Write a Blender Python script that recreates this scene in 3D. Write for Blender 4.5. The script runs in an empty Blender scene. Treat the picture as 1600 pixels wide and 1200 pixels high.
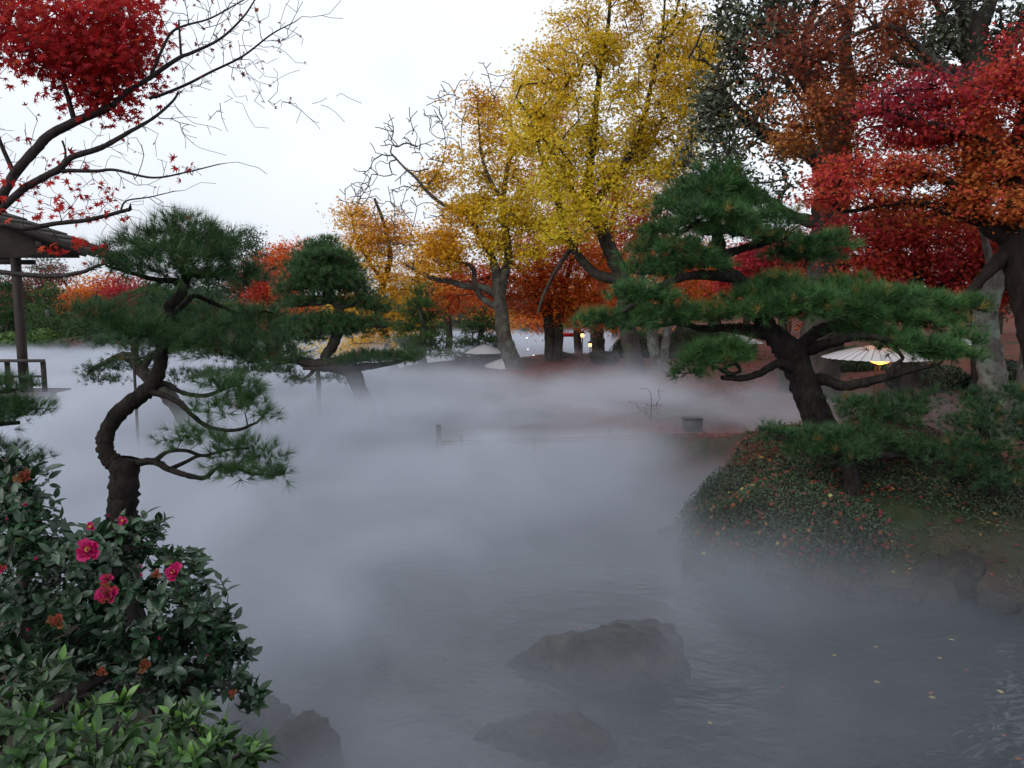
import bpy, math, random
import numpy as np
from mathutils import Vector, Matrix, Quaternion

random.seed(11)
rng = np.random.default_rng(11)
scene = bpy.context.scene
COL = scene.collection

# ------------------------------------------------------------------ camera
EYE = 3.0
PITCH = math.radians(6.2)
FOC = 1200.0                      # focal length in pixels of a 1600 px wide picture
cam_data = bpy.data.cameras.new("camera")
cam_data.sensor_width = 36.0
cam_data.lens = 36.0 * FOC / 1600.0
cam_data.clip_start = 0.05
cam_data.clip_end = 900.0
cam = bpy.data.objects.new("camera", cam_data)
COL.objects.link(cam)
cam.location = (0, 0, EYE)
cam.rotation_euler = (math.radians(90) - PITCH, 0, 0)
scene.camera = cam

# ------------------------------------------------------------------ sky and sun: dusk under thin overcast
SUN_EL, SUN_AZ = math.radians(38.0), math.radians(-128.0)     # azimuth measured from +Y towards +X
world = bpy.data.worlds.new("World")
scene.world = world
world.use_nodes = True
wn = world.node_tree
wn.nodes.clear()
w_out = wn.nodes.new("ShaderNodeOutputWorld")
w_bg = wn.nodes.new("ShaderNodeBackground")
w_sky = wn.nodes.new("ShaderNodeTexSky")
w_sky.sky_type = 'NISHITA'
w_sky.sun_disc = False
w_sky.sun_elevation = SUN_EL
w_sky.sun_rotation = SUN_AZ
w_sky.air_density = 1.0
w_sky.dust_density = 5.0
w_sky.ozone_density = 1.0
w_hsv = wn.nodes.new("ShaderNodeHueSaturation")
w_hsv.inputs['Saturation'].default_value = 0.35
w_mix = wn.nodes.new("ShaderNodeMixRGB")                     # the cloud veil evens the clear sky out
w_mix.inputs['Fac'].default_value = 0.70
w_cl = wn.nodes.new("ShaderNodeTexNoise")
w_cl.inputs['Scale'].default_value = 1.7
w_cl.inputs['Detail'].default_value = 4.0
w_ramp = wn.nodes.new("ShaderNodeValToRGB")
w_ramp.color_ramp.elements[0].position = 0.3
w_ramp.color_ramp.elements[0].color = (4.7, 5.1, 5.7, 1)
w_ramp.color_ramp.elements[1].position = 0.7
w_ramp.color_ramp.elements[1].color = (6.2, 6.4, 6.8, 1)
wn.links.new(w_sky.outputs[0], w_hsv.inputs['Color'])
wn.links.new(w_cl.outputs['Fac'], w_ramp.inputs[0])
w_cap = wn.nodes.new("ShaderNodeMixRGB"); w_cap.blend_type = 'DARKEN'        # cloud hides the glow of the low sun
w_cap.inputs['Fac'].default_value = 1.0
w_cap.inputs[2].default_value = (5.2, 5.3, 5.6, 1)
wn.links.new(w_hsv.outputs[0], w_cap.inputs[1])
wn.links.new(w_cap.outputs[0], w_mix.inputs[1])
wn.links.new(w_ramp.outputs[0], w_mix.inputs[2])
wn.links.new(w_mix.outputs[0], w_bg.inputs['Color'])
w_bg.inputs['Strength'].default_value = 0.15
wn.links.new(w_bg.outputs[0], w_out.inputs[0])

sun_d = bpy.data.lights.new("sun", 'SUN')
sun_d.energy = 1.2
sun_d.angle = math.radians(50)
sun_d.color = (1.0, 0.96, 0.92)
sun = bpy.data.objects.new("sun", sun_d)
COL.objects.link(sun)
sdir = Vector((math.sin(SUN_AZ) * math.cos(SUN_EL), math.cos(SUN_AZ) * math.cos(SUN_EL), math.sin(SUN_EL)))
sun.rotation_euler = (-sdir).to_track_quat('-Z', 'Y').to_euler()

scene.view_settings.view_transform = 'Standard'
scene.view_settings.look = 'None'
scene.view_settings.exposure = 0.46
scene.view_settings.gamma = 1.0
scene.view_settings.use_curve_mapping = False
scene.render.engine = 'CYCLES'
cy = scene.cycles
cy.max_bounces = 5
cy.diffuse_bounces = 3
cy.glossy_bounces = 2
cy.transmission_bounces = 2
cy.volume_bounces = 2
cy.transparent_max_bounces = 4
cy.volume_step_rate = 0.16
cy.volume_max_steps = 256
cy.caustics_reflective = False
cy.caustics_refractive = False
cy.sample_clamp_indirect = 4.0
cy.use_denoising = True
cy.denoiser = 'OPENIMAGEDENOISE'
cy.denoising_input_passes = 'RGB_ALBEDO_NORMAL'

# ------------------------------------------------------------------ helpers: places
CP, SP = math.cos(PITCH), math.sin(PITCH)

def P(u, v, d):
    """World point seen at photo pixel (u, v) at a distance d along +Y."""
    a = (u - 800.0) / FOC
    b = -(v - 600.0) / FOC
    t = d / (CP + b * SP)
    return np.array((a * t, d, EYE + t * (-SP + b * CP)))

def M(d):                                     # metres per photo pixel at distance d
    return d / FOC

# ------------------------------------------------------------------ helpers: objects
def put(name, data, parent=None, loc=None):
    o = bpy.data.objects.new(name, data)
    COL.objects.link(o)
    if parent is not None:
        o.parent = parent
    if loc is not None:
        o.location = loc
    return o

def props(o, label=None, cat=None, group=None, kind=None):
    if label: o['label'] = label
    if cat: o['category'] = cat
    if group: o['group'] = group
    if kind: o['kind'] = kind
    return o

def empty(name, loc, label, cat, group=None):
    o = put(name, None, None, tuple(float(c) for c in loc))
    o.empty_display_size = 0.2
    return props(o, label, cat, group)

def np_mesh(name, V, polys, mats=(), smooth=False, attrs=None, mat_index=None):
    """polys: list of int arrays (n, k); attrs: {name: per-vertex floats}."""
    me = bpy.data.meshes.new(name)
    V = np.asarray(V, dtype=np.float32)
    polys = [np.asarray(p, dtype=np.int32) for p in polys if len(p)]
    nl = sum(p.size for p in polys)
    nf = sum(len(p) for p in polys)
    me.vertices.add(len(V)); me.vertices.foreach_set("co", V.ravel())
    me.loops.add(nl); me.polygons.add(nf)
    me.loops.foreach_set("vertex_index", np.concatenate([p.ravel() for p in polys]))
    tot = np.concatenate([np.full(len(p), p.shape[1], dtype=np.int32) for p in polys])
    st = np.concatenate([[0], np.cumsum(tot)[:-1]]).astype(np.int32)
    me.polygons.foreach_set("loop_start", st)
    if smooth:
        me.polygons.foreach_set("use_smooth", np.ones(nf, dtype=bool))
    if mat_index is not None:
        me.polygons.foreach_set("material_index", np.asarray(mat_index, dtype=np.int32))
    for k, a in (attrs or {}).items():
        at = me.attributes.new(k, 'FLOAT', 'POINT')
        at.data.foreach_set("value", np.asarray(a, dtype=np.float32))
    for m in mats:
        me.materials.append(m)
    me.update(calc_edges=True)
    return me

class Acc:
    """Collects pieces of geometry that become one mesh."""
    def __init__(s):
        s.V, s.Q, s.T, s.n, s.A = [], [], [], 0, []
    def add(s, V, Q=None, T=None, tone=0.5):
        V = np.asarray(V, float)
        s.V.append(V)
        if Q is not None and len(Q): s.Q.append(np.asarray(Q) + s.n)
        if T is not None and len(T): s.T.append(np.asarray(T) + s.n)
        s.A.append(np.full(len(V), tone) if np.isscalar(tone) else np.asarray(tone))
        s.n += len(V)
        return s
    def box(s, lo, hi, tone=0.5, M3=None, c=None):
        lo = np.array(lo, float); hi = np.array(hi, float)
        V = np.array([[(lo, hi)[i][0], (lo, hi)[j][1], (lo, hi)[k][2]] for i in (0, 1) for j in (0, 1) for k in (0, 1)])
        if M3 is not None: V = V @ np.array(M3).T
        if c is not None: V = V + np.array(c)
        Q = [(0, 1, 3, 2), (4, 6, 7, 5), (0, 4, 5, 1), (2, 3, 7, 6), (0, 2, 6, 4), (1, 5, 7, 3)]
        return s.add(V, Q=Q, tone=tone)
    def tube(s, pts, rad, k=6, cap=True, jit=0.0, tone=0.5):
        pts = np.asarray(pts, float); n = len(pts)
        rad = np.broadcast_to(np.asarray(rad, float), (n,))
        T = np.gradient(pts, axis=0) if n > 2 else np.repeat((pts[-1] - pts[0])[None], n, 0)
        T /= np.linalg.norm(T, axis=1)[:, None] + 1e-9
        ref = np.array((0.0, 0.0, 1.0)) if abs(T[0][2]) < 0.9 else np.array((1.0, 0, 0))
        N = np.cross(T[0], ref); N /= np.linalg.norm(N)
        ang = np.arange(k) * 2 * math.pi / k
        ca, sa = np.cos(ang)[:, None], np.sin(ang)[:, None]
        out = np.empty((n, k, 3))
        for i in range(n):
            N = N - T[i] * N.dot(T[i]); N /= np.linalg.norm(N) + 1e-9
            B = np.cross(T[i], N)
            r = rad[i]
            if jit: r = r * (1 + jit * rng.standard_normal((k, 1)))
            out[i] = pts[i] + r * (ca * N + sa * B)
        V = out.reshape(-1, 3)
        i, j = np.meshgrid(np.arange(n - 1), np.arange(k), indexing='ij')
        j2 = (j + 1) % k
        Q = np.stack([i * k + j, i * k + j2, (i + 1) * k + j2, (i + 1) * k + j], -1).reshape(-1, 4)
        Tt = None
        if cap:
            V = np.vstack([V, pts[0], pts[-1]])
            a, b = n * k, n * k + 1
            Tt = [(a, (q + 1) % k, q) for q in range(k)] + [(b, (n - 1) * k + q, (n - 1) * k + (q + 1) % k) for q in range(k)]
        return s.add(V, Q=Q, T=Tt, tone=tone)
    def mesh(s, name, mats, smooth=False, origin=None):
        V = np.vstack(s.V)
        if origin is not None: V = V - np.asarray(origin)
        polys = []
        if s.Q: polys.append(np.vstack(s.Q))
        if s.T: polys.append(np.vstack(s.T))
        return np_mesh(name, V, polys, mats, smooth, {'tone': np.concatenate(s.A)})
    def build(s, name, mat, parent=None, smooth=False, origin=None, kind=None):
        """The mesh in world coordinates; under a parent that stands at `origin` it is moved back by it."""
        if parent is not None and origin is None:
            origin = np.array(parent.location)
            if parent.parent is not None: origin = origin + np.array(parent.parent.location)
        o = put(name, s.mesh(name, [mat], smooth, origin if parent is not None else origin), parent)
        if parent is None and origin is not None: o.location = tuple(origin)
        if kind: o['kind'] = kind
        return o

def catmull(pts, n=6):
    """Smooth resampling of rows (x, y, z, r)."""
    p = np.asarray(pts, float)
    if len(p) < 3:
        t = np.linspace(0, 1, n + 1)[:, None]
        return p[0] * (1 - t) + p[-1] * t
    q = np.vstack([2 * p[0] - p[1], p, 2 * p[-1] - p[-2]])
    out = []
    for i in range(len(p) - 1):
        a, b, c, d = q[i:i + 4]
        t = np.linspace(0, 1, n, endpoint=False)[:, None]
        out.append(0.5 * ((2 * b) + (-a + c) * t + (2 * a - 5 * b + 4 * c - d) * t ** 2 + (-a + 3 * b - 3 * c + d) * t ** 3))
    out.append(p[-1][None])
    return np.vstack(out)

_ph = rng.uniform(0, 6.28, (12,)); _kd = rng.standard_normal((12, 3))
def wob(p, s=1.0):
    """Cheap smooth 3D noise about -1..1."""
    p = np.atleast_2d(p) * s
    k = _kd * np.linspace(0.8, 2.6, 12)[:, None]
    return np.sin(p @ k.T + _ph).sum(1) / 3.2

# ------------------------------------------------------------------ helpers: materials
def new_mat(name):
    m = bpy.data.materials.new(name)
    m.use_nodes = True
    nt = m.node_tree
    b = nt.nodes['Principled BSDF']
    return m, nt, b

def ramp(nt, stops, src=None):
    r = nt.nodes.new('ShaderNodeValToRGB')
    e = r.color_ramp.elements
    while len(e) < len(stops): e.new(0.5)
    for el, (p, c) in zip(e, stops):
        el.position = p; el.color = (*c, 1)
    if src is not None: nt.links.new(src, r.inputs[0])
    return r

def coords(nt, scale=(1, 1, 1)):
    tc = nt.nodes.new('ShaderNodeTexCoord')
    mp = nt.nodes.new('ShaderNodeMapping')
    mp.inputs['Scale'].default_value = scale
    nt.links.new(tc.outputs['Object'], mp.inputs['Vector'])
    return mp.outputs[0]

def noise(nt, scale, detail=4, rough=0.55, vec=None, dist=0.0):
    n = nt.nodes.new('ShaderNodeTexNoise')
    n.inputs['Scale'].default_value = scale
    n.inputs['Detail'].default_value = detail
    n.inputs['Roughness'].default_value = rough
    n.inputs['Distortion'].default_value = dist
    if vec is not None: nt.links.new(vec, n.inputs['Vector'])
    return n.outputs['Fac']

def bump(nt, b, h, strength=0.4, dist=0.02):
    bp = nt.nodes.new('ShaderNodeBump')
    bp.inputs['Strength'].default_value = strength
    bp.inputs['Distance'].default_value = dist
    nt.links.new(h, bp.inputs['Height'])
    nt.links.new(bp.outputs[0], b.inputs['Normal'])

def surf(name, stops, scale=3.0, rough=0.8, bumps=0.4, bscale=20.0, bdist=0.02, vscale=(1, 1, 1), spec=0.3, detail=6, dist=0.0):
    m, nt, b = new_mat(name)
    v = coords(nt, vscale)
    r = ramp(nt, stops, noise(nt, scale, detail, 0.6, v, dist))
    nt.links.new(r.outputs[0], b.inputs['Base Color'])
    b.inputs['Roughness'].default_value = rough
    b.inputs['Specular IOR Level'].default_value = spec
    if bumps: bump(nt, b, noise(nt, bscale, 5, 0.6, v), bumps, bdist)
    return m

def leaf_mat(name, stops, trans=0.35, rough=0.6, spec=0.25, veins=False):
    """Colour by each leaf's own tone."""
    m, nt, b = new_mat(name)
    at = nt.nodes.new('ShaderNodeAttribute'); at.attribute_name = 'tone'
    r = ramp(nt, stops, at.outputs['Fac'])
    nt.links.new(r.outputs[0], b.inputs['Base Color'])
    b.inputs['Roughness'].default_value = rough
    b.inputs['Specular IOR Level'].default_value = spec
    if trans > 0:
        tr = nt.nodes.new('ShaderNodeBsdfTranslucent')
        nt.links.new(r.outputs[0], tr.inputs['Color'])
        mx = nt.nodes.new('ShaderNodeMixShader'); mx.inputs[0].default_value = trans
        nt.links.new(b.outputs[0], mx.inputs[1]); nt.links.new(tr.outputs[0], mx.inputs[2])
        nt.links.new(mx.outputs[0], nt.nodes['Material Output'].inputs['Surface'])
    return m

def bark_mat(name, dark, light, moss=None, scale=9.0, strength=0.9, bd=0.02):
    m, nt, b = new_mat(name)
    v = coords(nt, (1, 1, 0.35))
    f = noise(nt, scale, 8, 0.65, v, 0.6)
    r = ramp(nt, [(0.32, dark), (0.72, light)], f)
    col = r.outputs[0]
    if moss is not None:
        f2 = ramp(nt, [(0.52, (0, 0, 0)), (0.62, (1, 1, 1))], noise(nt, 3.3, 5, 0.6, coords(nt)))
        mx = nt.nodes.new('ShaderNodeMixRGB'); nt.links.new(f2.outputs[0], mx.inputs[0])
        nt.links.new(col, mx.inputs[1]); mx.inputs[2].default_value = (*moss, 1)
        col = mx.outputs[0]
    nt.links.new(col, b.inputs['Base Color'])
    b.inputs['Roughness'].default_value = 0.9
    b.inputs['Specular IOR Level'].default_value = 0.15
    bump(nt, b, noise(nt, scale * 2.2, 6, 0.7, v, 0.4), strength, bd)
    return m

MB_PINE = bark_mat('pine_bark', (0.008, 0.007, 0.006), (0.042, 0.034, 0.030), None, 16, 1.0, 0.03)
MB_DARK = bark_mat('dark_bark', (0.018, 0.014, 0.012), (0.075, 0.062, 0.055), (0.05, 0.055, 0.035))
MB_GREY = bark_mat('grey_bark', (0.035, 0.029, 0.026), (0.12, 0.105, 0.092), (0.12, 0.13, 0.105))
MB_PALE = bark_mat('lichen_bark', (0.05, 0.042, 0.038), (0.17, 0.155, 0.14), (0.17, 0.20, 0.165))
MB_WET = bark_mat('near_black_bark', (0.008, 0.006, 0.005), (0.035, 0.026, 0.022), None)
MB_TWIG = bark_mat('twig_bark', (0.020, 0.016, 0.016), (0.060, 0.050, 0.048), None, 30, 0.4, 0.005)

ML_RED = leaf_mat('scarlet_maple_leaf', [(0.0, (0.16, 0.010, 0.014)), (0.4, (0.40, 0.014, 0.022)), (0.75, (0.56, 0.026, 0.024)), (1.0, (0.62, 0.085, 0.025))], 0.5)
ML_CRIM = leaf_mat('crimson_maple_leaf', [(0.0, (0.22, 0.028, 0.050)), (0.3, (0.48, 0.028, 0.055)), (0.55, (0.58, 0.060, 0.045)), (0.78, (0.56, 0.095, 0.036)), (1.0, (0.56, 0.18, 0.04))], 0.5)
ML_ORG = leaf_mat('orange_maple_leaf', [(0.0, (0.50, 0.050, 0.030)), (0.35, (0.68, 0.130, 0.028)), (0.65, (0.72, 0.25, 0.030)), (1.0, (0.74, 0.42, 0.04))], 0.5)
ML_YEL = leaf_mat('yellow_maple_leaf', [(0.0, (0.60, 0.22, 0.028)), (0.3, (0.78, 0.42, 0.028)), (0.6, (0.82, 0.57, 0.034)), (1.0, (0.78, 0.66, 0.055))], 0.5)
ML_BRN = leaf_mat('russet_leaf', [(0.0, (0.13, 0.030, 0.028)), (0.35, (0.32, 0.075, 0.035)), (0.7, (0.42, 0.14, 0.035)), (1.0, (0.50, 0.24, 0.045))], 0.42)
ML_EVG = leaf_mat('evergreen_leaf', [(0.0, (0.040, 0.050, 0.032)), (0.5, (0.085, 0.110, 0.062)), (1.0, (0.15, 0.17, 0.09))], 0.25, 0.4, 0.45)
ML_FARG = leaf_mat('far_green_leaf', [(0.0, (0.016, 0.032, 0.016)), (0.5, (0.035, 0.060, 0.026)), (1.0, (0.07, 0.095, 0.035))], 0.15)
MN_DARK = leaf_mat('dark_pine_needles', [(0.0, (0.010, 0.028, 0.011)), (0.5, (0.026, 0.074, 0.023)), (0.90, (0.065, 0.140, 0.045)), (1.0, (0.18, 0.10, 0.035))], 0.12, 0.5, 0.3)
MN_GREEN = leaf_mat('green_pine_needles', [(0.0, (0.010, 0.030, 0.010)), (0.45, (0.028, 0.088, 0.022)), (0.90, (0.085, 0.190, 0.050)), (1.0, (0.30, 0.19, 0.05))], 0.15, 0.5, 0.3)
MN_FAR = leaf_mat('far_pine_needles', [(0.0, (0.020, 0.050, 0.018)), (0.6, (0.040, 0.095, 0.026)), (1.0, (0.085, 0.15, 0.035))], 0.15, 0.6, 0.2)

# ------------------------------------------------------------------ helpers: leaf shapes
def leaf_star(lobes, inner=0.34, back=0.55, cup=0.12):
    """Maple leaf of `lobes` pointed lobes, about 1 across, stalk end at the origin side."""
    V = [(0, 0, 0)]; F = []
    ang = np.linspace(-2.25, 2.25, lobes)
    L = 0.55 * (1 - 0.45 * (np.abs(ang) / 2.25) ** 1.6)
    for i, (a, l) in enumerate(zip(ang, L)):
        if i: 
            m = (a + ang[i - 1]) / 2
            V.append((math.sin(m) * inner * 0.5, math.cos(m) * inner * 0.5, 0.0))
        V.append((math.sin(a) * l, math.cos(a) * l, -cup * l))
    V = [(0, -0.06, 0)] + V[1:]
    n = len(V)
    st = [(0, 0, 0)]
    for i in range(1, n - 1): F.append((0, i + 1, i))
    return np.array(V, float), np.array(F)

def leaf_claw(lobes):
    """Cheaper maple leaf: one narrow triangle per lobe."""
    V, F = [], []
    for a in np.linspace(-2.0, 2.0, lobes):
        l = 0.55 * (1 - 0.2 * abs(a) / 2)
        w = 0.16
        s, c = math.sin(a), math.cos(a)
        k = len(V)
        V += [(-c * w, s * w, 0), (c * w, -s * w, 0), (s * l, c * l, -0.08 * l)]
        F.append((k, k + 1, k + 2))
    return np.array(V, float), np.array(F)

LF_STAR7 = leaf_star(7)
LF_STAR5 = leaf_claw(5)
LF_STAR3 = leaf_claw(3)
LF_STAR4 = leaf_claw(4)
LF_OVAL = (np.array([(0, -.5, 0), (.22, -.05, .05), (0, .5, -.06), (-.22, -.05, .05)], float), np.array([(0, 1, 2), (0, 2, 3)]))

def tuft(n, L, w, spread=1.0, seed=0, stem=0.35):
    """A brush of pine needles about a shoot along +Z."""
    r = np.random.default_rng(seed)
    a = r.uniform(0, 2 * math.pi, n)
    t = np.clip(r.normal(0.72, 0.30, n) * spread, 0.08, 1.45)
    t[: n // 8] *= 0.4
    d = np.stack([np.sin(t) * np.cos(a), np.sin(t) * np.sin(a), np.cos(t)], 1)
    base = np.stack([np.zeros(n), np.zeros(n), r.uniform(0, stem * L, n)], 1)
    side = np.cross(d, r.standard_normal((n, 3))); side /= np.linalg.norm(side, axis=1)[:, None]
    l = L * r.uniform(0.75, 1.1, n)[:, None]
    tip = base + d * l
    V = np.stack([base + side * w / 2, base - side * w / 2, tip], 1).reshape(-1, 3)
    return V, np.arange(3 * n).reshape(-1, 3)

def rot_from(axis_z, yaw):
    """Rotation matrices (n,3,3) that carry +Z onto axis_z, spun by yaw."""
    z = axis_z / (np.linalg.norm(axis_z, axis=1)[:, None] + 1e-9)
    ref = np.where(np.abs(z[:, 2:3]) < 0.95, np.array([[0, 0, 1.0]]), np.array([[1.0, 0, 0]]))
    x = np.cross(ref, z); x /= np.linalg.norm(x, axis=1)[:, None]
    y = np.cross(z, x)
    c, s = np.cos(yaw)[:, None], np.sin(yaw)[:, None]
    x2 = c * x + s * y; y2 = -s * x + c * y
    return np.stack([x2, y2, z], 2)

def scatter(tmpl, pos, R, size, tone):
    """Copies of a template as one vertex/triangle/tone set."""
    V0, F0 = tmpl
    n, m = len(pos), len(V0)
    V = np.einsum('nij,mj->nmi', R, V0) * np.asarray(size).reshape(-1, 1, 1) + pos[:, None, :]
    F = (F0[None] + (np.arange(n) * m)[:, None, None]).reshape(-1, 3)
    return V.reshape(-1, 3), F, np.repeat(np.clip(tone, 0, 1), m)

# ------------------------------------------------------------------ helpers: branching
def in_ellipsoid(n, flat_top=False):
    p = rng.standard_normal((n, 3))
    p /= np.linalg.norm(p, axis=1)[:, None]
    return p * rng.uniform(0, 1, (n, 1)) ** (1 / 2.6)

class Skeleton:
    def __init__(s):
        s.p = np.zeros((0, 3)); s.par = []; s.r = []; s.own = []; s.nl = 0; s.cur = 0; s.d = np.zeros((0, 3))
    def chain(s, pts, rad, parent):
        k = len(s.par)
        for i in range(len(pts)):
            s.par.append(parent if i == 0 else k + i - 1)
            s.r.append(rad[i])
            s.own.append(s.cur if s.cur >= 0 else s.own[parent])
        pts = np.asarray(pts, float)
        prev = np.vstack([s.p[parent][None] if parent >= 0 else pts[:1] - (pts[1:2] - pts[:1] if len(pts) > 1 else np.array([[0, 0, 1.0]])), pts[:-1]])
        dd = pts - prev; dd = dd / (np.linalg.norm(dd, axis=1)[:, None] + 1e-9)
        s.d = np.vstack([s.d, dd]); s.p = np.vstack([s.p, pts])
        return k
    def limb(s, row4, n=6, wig=0.0):
        c = catmull(row4, n)
        if wig:
            w = np.stack([wob(c[:, :3] + 7.3 * i, 2.2) for i in range(3)], 1) * wig
            w[0] = 0
            c[:, :3] += w
        par = -1
        if len(s.par):
            d = np.linalg.norm(s.p - c[0, :3], axis=1)
            par = int(d.argmin())
        s.cur = s.nl; s.nl += 1
        return s.chain(c[:, :3], c[:, 3], par)
    def grow(s, tips, step, rt=0.004, rise=0.25, jit=0.25, power=2.4, gravity=0.0):
        """Joins each tip to the nearest wood; returns index of each tip's last node."""
        d0 = np.array([np.linalg.norm(s.p - t, axis=1).min() for t in tips])
        n_fixed = len(s.par); s.cur = -1
        ends = np.empty(len(tips), int)
        for i in np.argsort(d0):
            t = tips[i]
            dv = s.p - t
            dist = np.linalg.norm(dv, axis=1)
            cosa = -(dv * s.d).sum(1) / (dist + 1e-9)
            dist = dist * (1.75 - 0.75 * cosa) + 0.25 * np.maximum(dv[:, 2], 0)    # twigs fork forwards at narrow angles
            j = int(dist.argmin())
            a = s.p[j]; L = np.linalg.norm(t - a)
            m = max(1, int(L / step + 0.5))
            q = np.linspace(0, 1, m + 1)[1:, None]
            pj = s.par[j]
            dirp = (a - s.p[pj]) if pj >= 0 else np.array((0, 0, 1.0))
            dirp = dirp / (np.linalg.norm(dirp) + 1e-9)
            c1 = a + (dirp * 0.8 + np.array((0, 0, rise * .5))) * L * 0.5
            pts = (1 - q) ** 2 * a + 2 * q * (1 - q) * c1 + q ** 2 * t
            pts = pts + rng.standard_normal(pts.shape) * jit * step * np.where(q < 1, 1, 0.2)
            k = s.chain(pts, [0.0] * m, j)
            ends[i] = k + m - 1
        # pipe model for the grown part
        n = len(s.par)
        acc = np.zeros(n)
        kids = np.zeros(n, int)
        for i in range(n_fixed, n):
            if s.par[i] >= 0: kids[s.par[i]] += 1
        for i in range(n - 1, n_fixed - 1, -1):
            if acc[i] == 0: acc[i] = rt ** power
            if s.par[i] >= n_fixed: acc[s.par[i]] += acc[i]
        for i in range(n_fixed, n):
            r = acc[i] ** (1 / power)
            pr = s.r[s.par[i]]
            s.r[i] = min(r, max(pr * 0.95, rt * 1.05))
        return ends
    def build(s, root, mat, jit=0.0, kmin=3, kmax=10):
        accs = [Acc() for _ in range(s.nl)]
        s.to_acc(accs, jit, kmin, kmax)
        for i, a in enumerate(accs):
            if a.n: a.build('trunk' if i == 0 else 'limb', mat, root, True)
    def to_acc(s, accs, jit=0.0, kmin=3, kmax=10):
        n = len(s.par)
        kids = [[] for _ in range(n)]
        roots = []
        for i, p in enumerate(s.par):
            (kids[p] if p >= 0 else roots).append(i)
        stack = [(i, None) for i in roots]
        while stack:
            i, start = stack.pop()
            line = [] if start is None else [start]
            cur = i
            while True:
                line.append(cur)
                ch = kids[cur]
                if not ch: break
                same = [q for q in ch if s.own[q] == s.own[cur] or len(line) == 1]
                if not same:
                    for q in ch: stack.append((q, cur))
                    break
                nxt = cur + 1 if (cur + 1) in same else max(same, key=lambda q: s.r[q])
                for q in ch:
                    if q != nxt: stack.append((q, cur))
                cur = nxt
            if len(line) < 2: continue
            pts = s.p[line]; rad = np.array([s.r[q] for q in line])
            if start is not None: rad[0] = min(rad[0], rad[1] * 1.15)
            k = int(np.clip(3 + rad.max() / 0.012, kmin, kmax))
            accs[s.own[line[-1]]].tube(pts, rad, k, cap=False, jit=jit if rad.max() > 0.02 else 0)

def rows(limb, d0):
    """limb: tuples (u, v, half-width in px[, distance offset]) -> rows x, y, z, r."""
    out = []
    for t in limb:
        d = d0 + (t[3] if len(t) > 3 else 0)
        out.append((*P(t[0], t[1], d), t[2] * M(d)))
    return out

def crown_tips(crowns, d0, gaps=0.35, gs=1.6, spray=0.3):
    T, tone = [], []
    for c in crowns:
        u, v, ru, rv, dd, rd, n, tn = c
        d = d0 + dd
        k = int(n / (1 - gaps)) + 4
        e = in_ellipsoid(k) * rng.uniform(0.85, 1.3, (k, 1))
        ctr = P(u, v, d)
        p = ctr + e * np.array((ru * M(d), rd, rv * M(d)))
        p[:, 2] = p[:, 2] * 0.6 + 0.4 * (np.round(p[:, 2] / (spray * 1.6)) * spray * 1.6 + 0.25 * wob(p, 2.0) * spray)   # leaves hang in tiers
        keep = np.argsort(-wob(p, gs) + 0.14 * rng.standard_normal(k))[:n]
        T.append(p[keep]); tone.append(np.full(n, tn) + 0.10 * wob(p[keep] + 31, 1.1))
    return np.vstack(T), np.concatenate(tone)

def leafy_tree(name, label, d, limbs, crowns, bark, leafm, tmpl=LF_STAR5, size=0.085, lpt=40, spray=0.35, flat=0.45,
               tilt=0.9, gaps=0.35, gs=1.6, step=0.35, rt=0.008, dshift=0.0, group=None, cat='tree', wig=0.0, foot=None, rise=0.2,
               tone_j=0.12, bare=(), foliage='foliage', jit=0.25):
    sk = Skeleton()
    base = None
    for i, l in enumerate(limbs):
        r = rows(l, d)
        if i == 0 and foot is not None:
            x, y, z, w = r[0]
            r = [(x + (x - r[1][0]) * 0.3, y, foot, w * 1.25)] + r
        if base is None: base = r[0][:3]
        sk.limb(r, 6, wig)
    tips, tone = crown_tips(crowns, d + dshift, gaps, gs, spray)
    ends = sk.grow(tips, step, rt, rise, jit)
    root = empty(name, base, label, cat, group)
    if len(bare):
        bt, _ = crown_tips(bare, d, 0.2, gs)
        sk2n = sk.grow(bt, step * 0.5, rt * 1.6, 0.30, 0.12, 2.8)
    sk.build(root, bark, 0.06)
    # foliage
    cnt = np.maximum(3, (lpt * rng.uniform(0.35, 1.65, len(tips)))).astype(int)
    own = np.repeat(np.arange(len(tips)), cnt)
    n = len(own)
    off = rng.standard_normal((n, 3)) * np.array((spray, spray, spray * flat))
    par = sk.p[[sk.par[e] for e in ends]]
    along = rng.uniform(0, 1, (n, 1)) ** 1.5
    pos = tips[own] + (par[own] - tips[own]) * along + off
    up = rng.standard_normal((n, 3)) * tilt + np.array((0, -0.25, 1.0))
    R = rot_from(up, rng.uniform(0, 6.283, n))
    V, F, A = scatter(tmpl, pos, R, size * rng.uniform(0.7, 1.25, n), tone[own] + tone_j * rng.standard_normal(n))
    me = np_mesh(foliage, V - np.array(base), [F], [leafm], False, {'tone': A})
    put(foliage, me, root)
    return root, sk, tips

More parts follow.
